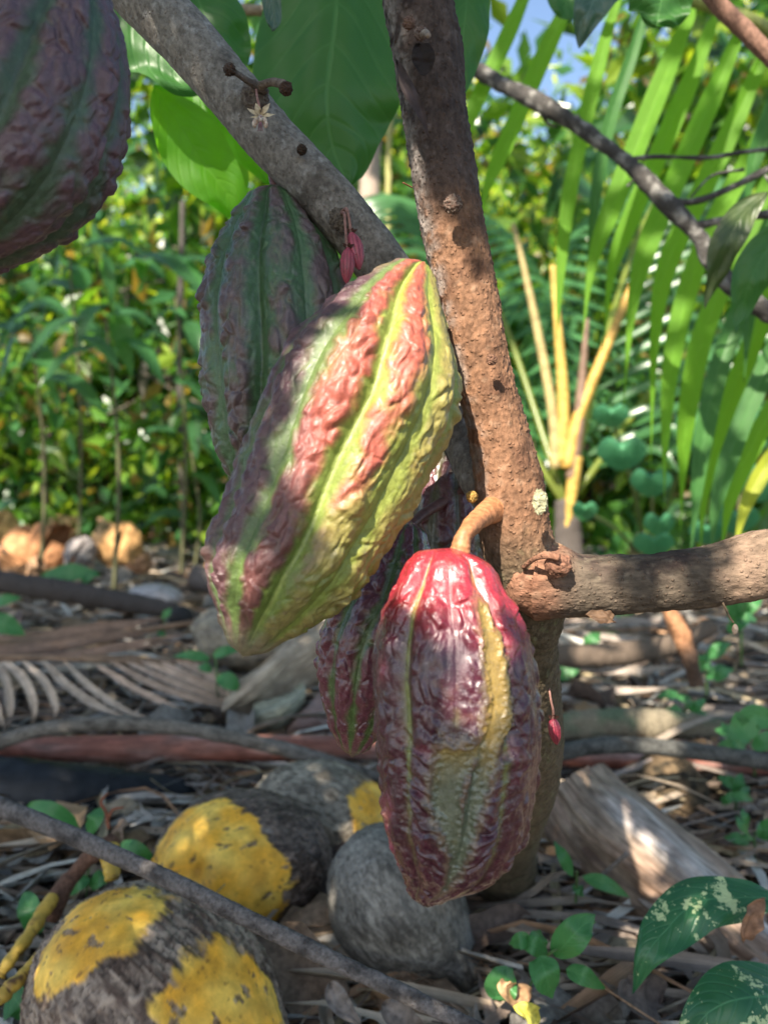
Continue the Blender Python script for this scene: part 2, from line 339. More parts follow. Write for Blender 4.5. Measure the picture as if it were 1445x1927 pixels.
# ------------------------------------------------------------------ cacao pods
def pod(name, A, B, left, right, depth, depth2, off, pal, mat, label, nth=460, nt=460, ridge=0.085, wart=0.0019, twist=0.0, tipcap=0.03, special=None, seed=1, flat=0.94, deep=0.1, group=None):
    """A, B: stalk end and tip in photo pixels; left/right: outline points; the body is a full round fruit"""
    A = np.array(A, float); B = np.array(B, float); L = np.linalg.norm(B - A); d = (B - A) / L; n = np.array([-d[1], d[0]])
    if n[0] < 0: n = -n
    tl, sl = interp_side(left, A, d, n); tr, sr = interp_side(right, A, d, n)
    t = (1 - np.cos(np.linspace(0, np.pi, nt))) / 2 * 0.6 + np.linspace(0, 1, nt) * 0.4; tp = t * L
    s1 = np.interp(tp, tl, sl); s2 = np.interp(tp, tr, sr)
    k = np.ones(21) / 21
    pad = lambda a: np.convolve(np.pad(a, 10, mode='edge'), k, 'valid')
    s1 = pad(s1); s2 = pad(s2); c = (s1 + s2) / 2; w = np.maximum((s2 - s1) / 2, 0.5)
    endf = np.sqrt(np.clip(1 - (1 - np.clip(t / 0.035, 0, 1)) ** 2, 0, 1)) * np.sqrt(np.clip(1 - (1 - np.clip((1 - t) / tipcap, 0, 1)) ** 2, 0, 1))
    w = w * (0.02 + 0.98 * endf)
    dep = depth + (depth2 - depth) * t; px = A[0] + d[0] * tp + n[0] * c; py = A[1] + d[1] * tp + n[1] * c
    path = P(px, py, dep); Rr = w * dep / F
    T = nrm(P(*B, depth2) - P(*A, depth)); X = nrm(n[0] * RIGHT - n[1] * UP); X = nrm(X - T * (X @ T)); Nf = np.cross(X, T)
    if Nf @ FWD > 0: Nf = -Nf
    th = np.linspace(-np.pi, np.pi, nth, endpoint=False)        # 0 faces the front, +90 deg = right side of the outline
    TH = th[None] + 0 * t[:, None]; TT = t[:, None] + 0 * th[None]
    phi = TH - R(off) - twist * (TT - 0.5)
    dirs = X * np.sin(TH)[..., None] + Nf * (np.cos(TH) * flat)[..., None]
    base = path[:, None] + dirs * Rr[:, None, None]; Lm = np.linalg.norm(path[-1] - path[0])
    loc = np.stack([np.sin(TH) * Rr[:, None], np.cos(TH) * Rr[:, None], TT * Lm], -1) + seed * 3.1
    wob = noise(loc / np.array([0.02, 0.02, 0.05]), seed) * 0.16
    ph = phi + wob * 0.5
    a10 = np.abs(np.sin(5 * ph)) ** 0.75
    kk = 2 * np.pi / 5; dd = np.abs((ph + kk / 2) % kk - kk / 2)        # distance to the main furrows
    furrow = np.exp(-(dd / R(7.5)) ** 2)
    kk2 = (ph + kk) % kk; ds = np.abs(kk2 - kk / 2); sec = np.exp(-(ds / R(5)) ** 2)
    body = sm(0.0, 0.12, TT) * (1 - sm(0.88, 1.0, TT)); stalk = 1 - sm(0.02, 0.2, TT); tipz = sm(0.86, 0.97, TT)
    rm = sm(0.25, 0.85, a10)
    q = loc / np.array([0.0075, 0.0075, 0.0155]); wp = np.stack([noise(loc / 0.012, seed + 3), noise(loc / 0.012, seed + 4), noise(loc / 0.02, seed + 5)], -1) * 0.8
    w1 = noise(q + wp, seed + 7); w2 = noise(q * 2.1 + wp * 1.5, seed + 8)
    warts = (1 - np.abs(w1) * 2.2) * 0.65 + sm(0.0, 0.5, w2) * 0.6 + noise(q * np.array([2, 2, 1.2]), seed + 12) * 0.35
    W1, W2, WI = worley(loc / np.array([0.0072, 0.0072, 0.0115]) + wp * 0.55, seed + 20)
    dome = sm(0.0, 0.55, W2 - W1) * (0.35 + 0.9 * WI) * 1.5
    V1, V2_, VI = worley(loc / np.array([0.0032, 0.0032, 0.0055]) + wp * 0.7, seed + 21); dome = dome + 0.35 * sm(0, .5, V2_ - V1) * VI
    warts = warts * 0.35 + dome
    fine = noise(loc / np.array([0.0022, 0.0022, 0.004]), seed + 9)
    wl = noise(loc / np.array([0.0032, 0.0032, 0.02]) + wp * 0.6, seed + 10)
    h = Rr[:, None] * (ridge * (a10 - 0.6) * body * (1 - 0.35 * sec) - deep * furrow * (0.45 * body + 1.3 * stalk * sm(0.0, 0.03, TT)))
    amp = (0.25 + 0.75 * rm) * (sm(0.01, 0.15, TT)) * (1 - 0.55 * tipz) * (0.75 + 0.5 * noise(loc / 0.03, seed + 2))
    h = h + wart * amp * (warts + 0.4 * sm(0.15, 0.6, w1) + 0.9 * noise(loc / np.array([.015, .015, .024]) + 7.7, seed + 15)) * 0.85 + wart * 0.10 * fine * (0.3 + rm) + wart * 0.45 * np.abs(wl) * rm
    h = h - wart * 0.75 * amp + 0.0009 * np.exp(-(dd / R(1.3)) ** 2) * body              # thin raised seam line inside the main furrow
    info = dict(TH=TH, T=TT, a10=a10, furrow=furrow, sec=sec, rm=rm, warts=warts - 0.5, loc=loc, dd=dd, Rr=Rr, h=h, fine=fine, seed=seed, wl=wl, ph=ph)
    colr = pal(info)
    if special is not None: h, colr = special(info, h, colr)
    V = base + dirs * h[..., None]
    root = thing(name, path[0], label, 'cacao pod', group)
    V2 = V.reshape(-1, 3); Fc = gridfaces(nt, nth, True)
    b = MB(); a0 = nt * nth; j = np.arange(nth); j2 = (j + 1) % nth; e = (nt - 1) * nth
    V2 = np.vstack([V2, V[0].mean(0), V[-1].mean(0)]); C2 = np.vstack([colr.reshape(-1, 3), colr[0, :1], colr[-1, :1]])
    Fc = np.vstack([Fc, np.column_stack([np.full(nth, a0), j2, j, j]), np.column_stack([np.full(nth, a0 + 1), e + j, e + j2, e + j2])])
    b.add(V2, np.where((Fc[:, 2] == Fc[:, 3])[:, None], Fc[:, [1, 0, 2, 3]], Fc[:, ::-1]), C2); b.build('husk', mat, root); return root
def mixv(a, b, f): f = np.asarray(f)[..., None]; return np.asarray(a, float) * (1 - f) + np.asarray(b, float) * f
def patchy(i, sc, k, o=3): return fbm(i['loc'] / sc, o, i['seed'] + k)
def pal_main(i):
    TH, T = i['TH'], i['T']
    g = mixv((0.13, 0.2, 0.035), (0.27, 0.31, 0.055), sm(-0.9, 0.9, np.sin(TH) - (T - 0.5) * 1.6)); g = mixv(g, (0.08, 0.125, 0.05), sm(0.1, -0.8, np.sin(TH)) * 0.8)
    red = mixv((0.42, 0.085, 0.065), (0.11, 0.045, 0.062), sm(-0.15, -0.7, np.sin(TH))); red = mixv(red, (0.105, 0.037, 0.05), sm(.45, .75, T - .25 * np.sin(TH)) * .85)  # own red and purple, with shade painted in on the left and below
    f = sm(0.35, 0.8, i['a10'] * .9 + 0.4 * patchy(i, 0.012, 40) + .35 * patchy(i, .035, 43) + 0.14 * i['warts'] - 0.03)
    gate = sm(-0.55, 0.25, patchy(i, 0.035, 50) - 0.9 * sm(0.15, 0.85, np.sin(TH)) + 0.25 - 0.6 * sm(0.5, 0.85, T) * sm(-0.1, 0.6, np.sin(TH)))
    c = mixv(g, red, f * gate * 0.92)
    c = mixv(c, (0.36, 0.21, 0.09), f * (1 - gate) * 0.45)
    c = mixv(c, (0.36, 0.42, 0.12), np.exp(-(i['dd'] / R(1.6)) ** 2) * 0.55)
    c = mixv(c, (0.3, 0.25, 0.24), sm(0.25, 0.6, patchy(i, 0.004, 60, 2)) * 0.3 * i['rm'])
    tip = sm(0.9, 0.98, T + 0.03 * patchy(i, 0.01, 70)); c = mixv(c, (0.2, 0.17, 0.12), tip * 0.75); return c
def pal_shade(gr, pu, k=0.0, str_=1.0):
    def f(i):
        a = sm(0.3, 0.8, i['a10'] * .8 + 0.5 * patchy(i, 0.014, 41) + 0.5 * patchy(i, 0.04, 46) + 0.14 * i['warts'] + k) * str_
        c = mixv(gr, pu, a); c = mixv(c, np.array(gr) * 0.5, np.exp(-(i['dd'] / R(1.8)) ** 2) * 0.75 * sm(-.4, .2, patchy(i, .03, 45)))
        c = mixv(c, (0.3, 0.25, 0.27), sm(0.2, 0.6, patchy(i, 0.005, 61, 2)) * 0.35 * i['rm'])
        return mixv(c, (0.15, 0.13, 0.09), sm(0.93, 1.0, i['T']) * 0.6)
    return f
def pal_red(i):
    T = i['T']; red = mixv((0.4, 0.03, 0.045), (0.062, 0.009, 0.022), sm(0.06, 0.3, T + 0.1 * patchy(i, 0.02, 42) - .03 * sm(.1, .6, np.sin(i['TH'])))); red = mixv(red, (0.045, 0.01, 0.02), sm(-.1, .45, patchy(i, .012, 47)) * .75 * sm(.15, .4, T))  # bright red sunlit top, darker red below: sun and shade put into colour
    red = mixv(red, (0.09, 0.025, 0.028), sm(0.35, 0.95, np.sin(i['TH'])) * 0.7 * sm(.3, .8, T))
    gline = np.maximum(np.exp(-(i['dd'] / (R(2.6) * (1 + .9 * patchy(i, .02, 48)))) ** 2) * (0.55 + .6 * sm(-.4, .3, patchy(i, .03, 49))), 0.35 * np.exp(-((i['sec'] - 1) / 0.35) ** 2) * sm(0.2, 0.5, patchy(i, 0.02, 44)))
    c = mixv(red, (0.22, 0.26, 0.06), gline * (0.75 - 0.4 * sm(.6, .9, T)) * sm(0.02, 0.08, T) * sm(-.6, .1, patchy(i, .008, 52)))
    c = mixv(c, (0.2, 0.1, 0.06), sm(.15, .5, patchy(i, .009, 53)) * .35)
    return mixv(c, (0.4, 0.3, 0.28), sm(0.3, 0.6, patchy(i, 0.003, 62, 2)) * 0.3)
def seg_mask(x, y, pts, loc_n):
    """soft mask of a ribbon with varying half-width: pts (x, y, halfwidth)"""
    best = np.full(x.shape, 9.0); pts = np.array(pts)
    for a, b in zip(pts[:-1], pts[1:]):
        dx, dy = b[0] - a[0], b[1] - a[1]; t = np.clip(((x - a[0]) * dx + (y - a[1]) * dy) / (dx * dx + dy * dy), 0, 1)
        r = a[2] + (b[2] - a[2]) * t; best = np.minimum(best, np.hypot(x - a[0] - dx * t, (y - a[1] - dy * t)) - r)
    return best + loc_n
def scar(i, h, c):
    x = np.sin(i['TH']) * np.where(np.cos(i['TH']) > -0.1, 1, 99); y = i['T'] * 2.15      # unit = half width of the fruit
    nz = 0.07 * patchy(i, 0.006, 80) + 0.05 * patchy(i, 0.002, 81)
    m1 = seg_mask(x, y, [(0.36, 0.38, 0.10), (0.40, 0.6, 0.14), (0.40, 0.85, 0.13), (0.30, 1.02, 0.11), (0.22, 1.18, 0.11), (0.15, 1.3, 0.10), (0.06, 1.55, 0.11), (-0.04, 1.75, 0.09), (-0.12, 1.95, 0.03)], nz)
    m2 = seg_mask(x, y, [(0.1, 1.12, 0.05), (-0.18, 1.26, 0.17), (-0.2, 1.38, 0.18), (-0.12, 1.52, 0.14), (-0.02, 1.72, 0.07)], nz)
    dmin = np.minimum(m1, m2); m = sm(0.035, -0.04, dmin); rim = np.exp(-((dmin - 0.03) / 0.03) ** 2)
    deepm = sm(0.03, -0.12, seg_mask(x, y, [(0.2, 1.05, 0.03), (0.1, 1.25, 0.05), (0.08, 1.5, 0.06), (0.0, 1.75, 0.04)], nz * 0.5))
    # creases pulled towards the scar
    near = sm(0.55, 0.08, dmin) * sm(-.02, .1, dmin) * sm(0.95, 1.2, y)
    cre = noise(np.stack([x * 2.0, y * 11 + 2.5 * np.abs(x) + 1.2 * patchy(i, .012, 90), 0 * x + 3], -1), 5)
    R0 = i['Rr'][:, None]
    mh = sm(0.09, -0.03, dmin)
    smooth_h = R0 * 0.035 - R0 * 0.05 * sm(0.02, -0.1, dmin) - R0 * 0.07 * deepm
    h = h * (1 - mh) * (1 - 0.6 * near) + near * 0.0026 * (1 - np.abs(cre) * 2.2) + mh * smooth_h + rim * 0.0003 + near * R0 * 0.02
    h = h + m * (0.0002 * i['fine'] + 0.0004 * patchy(i, .008, 84))
    kh = mixv((0.3, 0.2, 0.05), (0.11, 0.125, 0.075), sm(1.0, 1.35, y + 0.12 * patchy(i, 0.01, 82)))  # scar colour darker lower down, painting in the shade there
    kh = mixv(kh, (0.14, 0.12, 0.05), sm(0.1, 0.5, patchy(i, 0.005, 83)) * 0.45); kh = mixv(kh, (0.2, 0.25, 0.17), deepm * 0.5)
    kh = mixv(kh, (0.42, 0.42, 0.36), sm(0.35, 0.5, patchy(i, 0.0016, 85, 2)) * sm(1.1, 1.6, y) * 0.7)
    c = mixv(c, kh, m); c = mixv(c, (0.33, 0.3, 0.16), rim * (1 - m) * 0.3)
    c = mixv(c, (0.3, 0.035, 0.06), near * 0.3 * sm(0.0, 0.3, cre) * sm(1.5, 1.2, y)); return h, c

pods = {}
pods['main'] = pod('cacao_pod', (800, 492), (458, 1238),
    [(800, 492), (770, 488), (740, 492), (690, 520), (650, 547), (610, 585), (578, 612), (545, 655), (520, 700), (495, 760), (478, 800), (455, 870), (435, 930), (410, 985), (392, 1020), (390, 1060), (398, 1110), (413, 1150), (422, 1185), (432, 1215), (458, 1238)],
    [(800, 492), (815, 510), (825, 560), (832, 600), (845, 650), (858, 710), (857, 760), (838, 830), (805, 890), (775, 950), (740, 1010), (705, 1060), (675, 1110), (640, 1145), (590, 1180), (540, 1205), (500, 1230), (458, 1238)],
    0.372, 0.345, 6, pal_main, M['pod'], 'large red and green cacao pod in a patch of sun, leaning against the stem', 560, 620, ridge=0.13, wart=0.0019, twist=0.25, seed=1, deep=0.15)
pods['red'] = pod('cacao_pod', (862, 1030), (800, 1704),
    [(862, 1030), (820, 1022), (790, 1032), (765, 1060), (745, 1105), (722, 1150), (708, 1210), (704, 1260), (706, 1330), (712, 1400), (716, 1470), (722, 1540), (738, 1600), (755, 1640), (768, 1680), (785, 1700), (800, 1704)],
    [(862, 1030), (890, 1040), (925, 1065), (945, 1110), (970, 1150), (992, 1200), (1005, 1270), (1013, 1340), (1010, 1410), (1000, 1480), (993, 1540), (975, 1590), (945, 1635), (900, 1665), (850, 1685), (825, 1703), (800, 1704)],
    0.355, 0.345, -42, pal_red, M['podred'], 'glossy dark red cacao pod with a long khaki scar down its front', 560, 620, ridge=0.085, wart=0.0018, seed=2, special=scar, deep=0.14)
pods['corner'] = pod('cacao_pod', (139, -104), (-141, 566),
    [(139, -104), (84, -94), (19, -39), (-51, 36), (-121, 126), (-191, 246), (-226, 356), (-221, 456), (-181, 536), (-141, 566)],
    [(139, -104), (174, -84), (197, -24), (217, 36), (230, 106), (232, 166), (221, 241), (194, 321), (154, 386), (99, 438), (39, 476), (-11, 494), (-71, 536), (-141, 566)],
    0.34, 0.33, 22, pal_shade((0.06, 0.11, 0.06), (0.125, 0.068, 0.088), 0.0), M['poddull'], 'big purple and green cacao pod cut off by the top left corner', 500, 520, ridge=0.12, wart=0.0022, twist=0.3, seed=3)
pods['back'] = pod('cacao_pod', (526, 346), (490, 1000),
    [(526, 346), (505, 348), (470, 365), (440, 410), (415, 455), (395, 510), (384, 580), (384, 660), (390, 740), (400, 800), (415, 860), (435, 905), (455, 960), (490, 1000)],
    [(526, 346), (545, 355), (575, 390), (610, 440), (640, 500), (658, 570), (668, 650), (664, 740), (640, 840), (590, 930), (540, 985), (490, 1000)],
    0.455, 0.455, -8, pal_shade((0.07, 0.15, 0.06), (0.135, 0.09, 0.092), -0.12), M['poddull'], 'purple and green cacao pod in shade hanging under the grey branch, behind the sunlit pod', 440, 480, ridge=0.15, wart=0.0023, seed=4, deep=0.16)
pods['low'] = pod('cacao_pod', (768, 975), (663, 1426),
    [(768, 975), (735, 985), (700, 1030), (655, 1095), (618, 1150), (600, 1200), (597, 1260), (606, 1320), (622, 1370), (640, 1408), (663, 1426)],
    [(768, 975), (800, 1000), (815, 1060), (820, 1130), (800, 1220), (765, 1310), (720, 1380), (690, 1415), (663, 1426)],
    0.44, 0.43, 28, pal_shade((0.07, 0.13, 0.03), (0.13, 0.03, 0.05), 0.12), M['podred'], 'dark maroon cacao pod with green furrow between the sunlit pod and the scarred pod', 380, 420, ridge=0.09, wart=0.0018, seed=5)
pods['hid'] = pod('cacao_pod', (850, 815), (830, 1230),
    [(850, 815), (825, 830), (795, 880), (775, 950), (765, 1030), (775, 1110), (800, 1190), (830, 1230)],
    [(850, 815), (872, 830), (895, 880), (912, 950), (915, 1030), (905, 1120), (870, 1200), (830, 1230)],
    0.49, 0.49, 10, pal_shade((0.09, 0.08, 0.03), (0.13, 0.035, 0.045), 0.05), M['podred'], 'shaded maroon cacao pod half hidden behind the stem, above the scarred pod', 300, 320, ridge=0.08, wart=0.0016, seed=6)

# ------------------------------------------------------------------ cacao tree
tree = thing('cacao_tree', G(940, 1650), 'cacao tree with leaning brown stem, grey side branch and large green leaves', 'tree')
def barkdisp(a1=0.0022, a2=0.0009, s=0):
    return lambda V, th, t: a1 * fbm(V / np.array([0.025, 0.025, 0.04]), 3, s) + a2 * fbm(V / 0.005, 3, s + 5)
def barkcol(base, dark, light, s, k=0.0):
    def f(V, th, t):
        n = fbm(V / 0.02, 4, s); n2 = fbm(V / 0.006, 3, s + 9)
        c = mixv(base, dark, sm(0.0, 0.45, n)); c = mixv(c, light, sm(0.12, 0.4, n2 + k) * 0.6); return c
    return f
def stemcol(V, th, t):
    z = V[..., 2]; c = barkcol((0.21, 0.11, 0.062), (0.12, 0.06, 0.035), (0.29, 0.18, 0.115), 21)(V, th, t)
    top = sm(0.60, 0.65, z + 0.03 * fbm(V / 0.03, 2, 4)); c = mixv(c, barkcol((0.08, 0.058, 0.05), (0.035, 0.025, 0.025), (0.16, 0.13, 0.12), 22)(V, th, t), top)  # darker grey-brown top paints in the shade on the upper stem
    low = sm(0.475, 0.43, z); c = mixv(c, barkcol((0.12, 0.10, 0.065), (0.06, 0.055, 0.03), (0.17, 0.19, 0.1), 23)(V, th, t), low * 0.9)
    edge = sm(0.45, 0.95, -np.sin(th) if EDGE < 0 else np.sin(th)) * sm(-0.1, 0.35, fbm(V / 0.008, 3, 30) + 0.15); c = mixv(c, (0.3, 0.28, 0.26), edge * 0.65 * sm(0.44, 0.52, z))
    return c
EDGE = 1
def stemdisp(V, th, t):
    return barkdisp(0.0014, 0.0008, 3)(V, th, t) + 0.0006 * np.abs(noise(V / np.array([.003, .003, .014]), 77)) + .0005 * sm(.1, .5, noise(V / .0022, 78))
pxtube('trunk', [(770, -140, .395, 120), (785, 0, .397, 124), (805, 100, .4, 130), (816, 200, .402, 120), (831, 300, .405, 120), (846, 400, .405, 117), (866, 500, .404, 116), (888, 600, .402, 112), (909, 700, .40, 108), (934, 800, .40, 110), (956, 900, .40, 126), (968, 1000, .402, 132), (990, 1080, .408, 132), (1000, 1150, .425, 118), (995, 1210, .45, 108), (993, 1300, .48, 122), (985, 1400, .53, 146), (975, 1480, .60, 140), (955, 1550, .70, 130), (945, 1610, .82, 125), (940, 1680, .93, 150)],
    M['bark'], tree, n=900, seg=220, disp=stemdisp, colf=stemcol)
pxtube('branch', [(190, -110, .47, 115), (258, -20, .465, 112), (338, 60, .46, 108), (424, 160, .455, 103), (505, 255, .45, 100), (590, 345, .447, 99), (660, 425, .447, 100), (725, 510, .45, 100), (790, 620, .455, 100), (845, 740, .455, 95), (880, 830, .445, 92), (910, 900, .425, 90), (945, 960, .41, 80)],
    M['barkgrey'], tree, n=600, seg=140, disp=barkdisp(0.0012, 0.0006, 8), colf=barkcol((0.25, 0.23, 0.205), (0.13, 0.115, 0.1), (0.38, 0.37, 0.35), 31, 0.05))
def rbcol(V, th, t):
    c = barkcol((0.11, 0.085, 0.062), (0.05, 0.033, 0.028), (0.2, 0.16, 0.115), 33)(V, th, t)
    a = sm(0.34, 0.16, t + .03 * fbm(V / .01, 2, 3)); c = mixv(c, barkcol((0.26, 0.13, 0.08), (0.17, 0.075, 0.045), (0.33, 0.2, 0.13), 21)(V, th, t), a)
    b = sm(0.6, 0.75, t + 0.1 * fbm(V / 0.02, 2, 9)); c = mixv(c, (0.33, 0.22, 0.15), b * 0.5); return c
pxtube('branch', [(955, 1095, .40, 90), (1005, 1090, .402, 150), (1045, 1096, .398, 142), (1085, 1102, .396, 122), (1150, 1101, .395, 114), (1250, 1094, .393, 111), (1350, 1083, .392, 119), (1430, 1063, .39, 128), (1520, 1045, .39, 120), (1650, 1020, .39, 112)],
    M['barkrb'], tree, n=500, seg=160, disp=barkdisp(0.0012, 0.0009, 12), colf=rbcol)
# collar, stubs, knots and scars
def lump(name, px, py, d, rpx, mat, parent, sc=(1, 1, 1), rot=0, col=(0.2, 0.1, 0.06), col2=(0.1, 0.05, 0.03), ns=0.25, fs=2.2, seed=0, nu=48, pos=None, axis=None):
    c = P(px, py, d) if pos is None else pos; r = rpx * d / F; a = np.linspace(0, np.pi, nu); b = np.linspace(0, 2 * np.pi, nu, endpoint=False)
    D = np.stack([np.sin(a)[:, None] * np.cos(b)[None], np.sin(a)[:, None] * np.sin(b)[None], np.cos(a)[:, None] + 0 * b[None]], -1)
    n = fbm(D * fs, 4, seed + 60); q = D * (1 + ns * n)[..., None] * np.array(sc) * r
    cr, sr = math.cos(R(rot)), math.sin(R(rot)); x = q[..., 0] * cr - q[..., 2] * sr; z = q[..., 0] * sr + q[..., 2] * cr
    V = c + RIGHT * x[..., None] + FWD * q[..., 1][..., None] + UP * z[..., None]
    m = MB(); m.add(V, gridfaces(nu, nu, True), mixv(col, col2, sm(-0.1, 0.3, fbm(D * 4, 3, seed))).reshape(-1, 3)); return m.build(name, mat, parent)
br = (0.27, 0.135, 0.085); bd = (0.1, 0.045, 0.03)
lump('bark_collar', 1035, 1050, .397, 37, M['bark'], tree, (1.0, 0.7, 0.75), 20, (0.34, 0.22, 0.13), br, 0.3, 2.0, 1)
lump('knot', 1050, 1064, .374, 22, M['bark'], tree, (1.15, 1.0, 1.0), 0, br, bd, 0.3, 2.2, 2)
pxtube('twig_stub', [(985, 1068, .385, 9), (1005, 1052, .376, 10), (1028, 1047, .37, 10), (1052, 1049, .366, 14)], M['twig'], tree, n=30, seg=14, col=br)
for (x, y, d, r, s, cs) in ((792, 62, .372, 13, 5, (0.22, 0.17, 0.15)), (770, 42, .374, 12, 6, (0.2, 0.13, 0.1)), (852, 384, .376, 17, 7, (0.2, 0.15, 0.12)), (925, 677, .374, 10, 8, (0.2, 0.11, 0.07)), (1016, 945, .386, 17, 9, (0.42, 0.42, 0.27))):
    lump('knot' if s != 9 else 'lichen_patch', x, y, d if s != 9 else .368, r, M['twig'], tree, (1, 0.7, 1) if s != 9 else (0.8, 0.25, 1.35), 0, cs, bd if s != 9 else (0.3, 0.28, 0.16), 0.5, 3.5, s)
pxtube('twig_stub', [(790, 70, .375, 12), (800, 60, .366, 12), (806, 66, .360, 10)], M['twig'], tree, n=20, seg=12, col=(0.35, 0.29, 0.24))
leaf('bark_flake', P(np.array([745, 765, 790, 808]), np.array([110, 160, 210, 262]), np.array([.373, .372, .372, .374])), 0.006, M['dry'], tree, prof='lance', col=(0.05, 0.035, 0.035), wave=0.2)
leaf('bark_flake', P(np.array([790, 795, 797, 799]), np.array([82, 100, 120, 142]), np.array([.371, .37, .371, .371])), 0.011, M['dry'], tree, prof='oblong', col=(0.02, 0.013, 0.012), wave=0.1)
leaf('bark_flake', P(np.array([1100, 1130, 1150, 1157]), np.array([1158, 1160, 1165, 1172]), np.array([.385, .383, .383, .385])), 0.007, M['dry'], tree, prof='lance', col=(0.12, 0.07, 0.04), wave=0.3, face=(0, -1, 1))
# dead stalk stubs with flower cushion on the grey branch
pxtube('twig_stub', [(500, 172, .43, 14), (470, 153, .424, 13), (445, 137, .42, 12), (430, 128, .417, 17), (426, 122, .416, 13)], M['twig'], tree, n=40, seg=18, disp=barkdisp(0.0006, 0.0006, 5), col=(0.14, 0.115, 0.1))
pxtube('twig_stub', [(478, 168, .432, 22), (495, 158, .425, 16), (515, 154, .42, 15), (533, 158, .415, 16), (543, 168, .413, 13)], M['twig'], tree, n=40, seg=18, disp=barkdisp(0.0005, 0.0006, 6), col=(0.21, 0.17, 0.14))
lump('knot', 432, 130, .415, 11, M['twig'], tree, col=(0.1, 0.08, 0.07), ns=0.6, fs=4, seed=14); lump('knot', 538, 166, .412, 12, M['twig'], tree, col=(0.09, 0.06, 0.05), ns=0.6, fs=4, seed=15)
lump('flower_cushion', 480, 180, .434, 28, M['twig'], tree, (0.9, 0.5, 1.0), 30, (0.2, 0.17, 0.14), (0.11, 0.08, 0.07), 0.35, 3, 16)
lump('flower_cushion', 640, 412, .428, 22, M['twig'], tree, (0.9, 0.5, 1.0), 30, (0.17, 0.14, 0.11), (0.06, 0.05, 0.04), 0.5, 3, 17)
lump('knot', 568, 281, .427, 9, M['twig'], tree, col=(0.05, 0.04, 0.03), ns=0.6, fs=4, seed=18)
lump('bud_cluster', 888, 935, .378, 10, M['dry'], tree, col=(0.5, 0.32, 0.08), col2=(0.3, 0.15, 0.04), ns=0.8, fs=5, seed=19)
pxtube('twig_stub', [(775, 352, .40, 3), (758, 343, .395, 3)], M['twig'], tree, n=8, seg=8, col=(0.3, 0.12, 0.06))
pxtube('twig_stub', [(1360, 1135, .38, 5), (1372, 1160, .376, 4), (1380, 1172, .375, 4)], M['twig'], tree, n=14, seg=8, col=(0.2, 0.14, 0.09)); lump('flower_bud', 1383, 1185, .374, 7, M['stalk'], tree, (0.8, 0.8, 1.5), 0, (0.45, 0.36, 0.28), (0.3, 0.2, 0.15), 0.1, 2, 20)
# stalks (part of each pod)
pxtube('stalk', [(935, 955, .395, 60), (910, 970, .378, 42), (888, 990, .363, 35), (872, 1012, .356, 33), (864, 1045, .356, 42)], M['stalk'], pods['red'], n=60, seg=30, col=(0.45, 0.2, 0.09), disp=lambda V, th, t: 0.00012 * np.sin(t * 90) + 0.0006 * noise(V / 0.006, 2))
pxtube('stalk', [(512, 262, .45, 24), (514, 320, .452, 22), (527, 365, .455, 30)], M['stalk'], pods['back'], n=30, seg=20, col=(0.14, 0.06, 0.06))
pxtube('stalk', [(880, 600, .42, 18), (850, 580, .41, 18), (820, 560, .395, 18), (805, 530, .382, 18)], M['stalk'], pods['main'], n=30, seg=20, col=(0.2, 0.1, 0.07))
pxtube('stalk', [(905, 900, .46, 20), (860, 930, .475, 20), (800, 965, .46, 20), (770, 990, .445, 22)], M['stalk'], pods['low'], n=30, seg=20, col=(0.14, 0.06, 0.05))
pxtube('stalk', [(860, 760, .46, 26), (852, 790, .485, 28), (850, 830, .49, 30)], M['stalk'], pods['hid'], n=30, seg=20, col=(0.14, 0.06, 0.05))
pxtube('stalk', [(250, -100, .44, 30), (200, -130, .38, 30), (155, -110, .345, 30), (150, -60, .34, 34)], M['stalk'], pods['corner'], n=30, seg=20, col=(0.14, 0.07, 0.06))
# young pods and flower
def young(top, bot, wpx, d, col, label, spts):
    t = thing('young_cacao_pod', P(spts[0][0], spts[0][1], spts[0][2]), label, 'young pod', 'tiny pink pods just formed on the bark')
    A = P(*top, d); B = P(*bot, d); n, sg = 60, 60; v = np.linspace(0, 1, n); path = A + (B - A) * v[:, None]
    r = wpx / 2 * d / F * np.sin(np.pi * np.clip(v, 0.02, 0.985) ** 0.8) ** 0.6; th = np.linspace(0, 2 * np.pi, sg, endpoint=False); T, Nn, Bb = frames(path)
    rr = r[:, None] * (1 + 0.13 * (np.abs(np.sin(5 * th)) ** 0.7)[None] - 0.06 + 0.05 * noise(np.stack([th[None] * 2 + 0 * v[:, None], v[:, None] * 14 + 0 * th[None], 0 * v[:, None] + 0 * th[None]], -1), 3))
    V = path[:, None] + (Nn[:, None] * np.cos(th)[None, :, None] + Bb[:, None] * np.sin(th)[None, :, None]) * rr[..., None]
    b = MB(); c = mixv(np.array(col) * 0.6, np.array(col) * 1.1, sm(0.1, 0.7, np.abs(np.sin(5 * th)))[None] + 0 * v[:, None]); b.add(V, gridfaces(n, sg, True), c.reshape(-1, 3)); b.build('husk', M['poddull'], t)
    pxtube('stalk', spts, M['stalk'], t, n=24, seg=12, col=(0.3, 0.15, 0.12))
    s = MB()
    for k in range(5):
        a = k * 1.257; dv = np.array([math.cos(a), -0.4, 0.45 + 0.3 * math.sin(a)]) * 0.0035; s.add(*leaf_geo([A, A + dv * 0.5, A + dv], 0.0018, prof='lance', nu=5, nv=8, col=(0.08, 0.03, 0.02)))
    s.build('sepals', M['dry'], t)
young((661, 438), (676, 507), 31, .412, (0.42, 0.07, 0.11), 'pink ribbed young pod, the upper right of the pair on the grey branch', [(644, 398, .425, 7), (652, 393, .417, 7), (657, 412, .413, 6), (661, 442, .412, 7)])
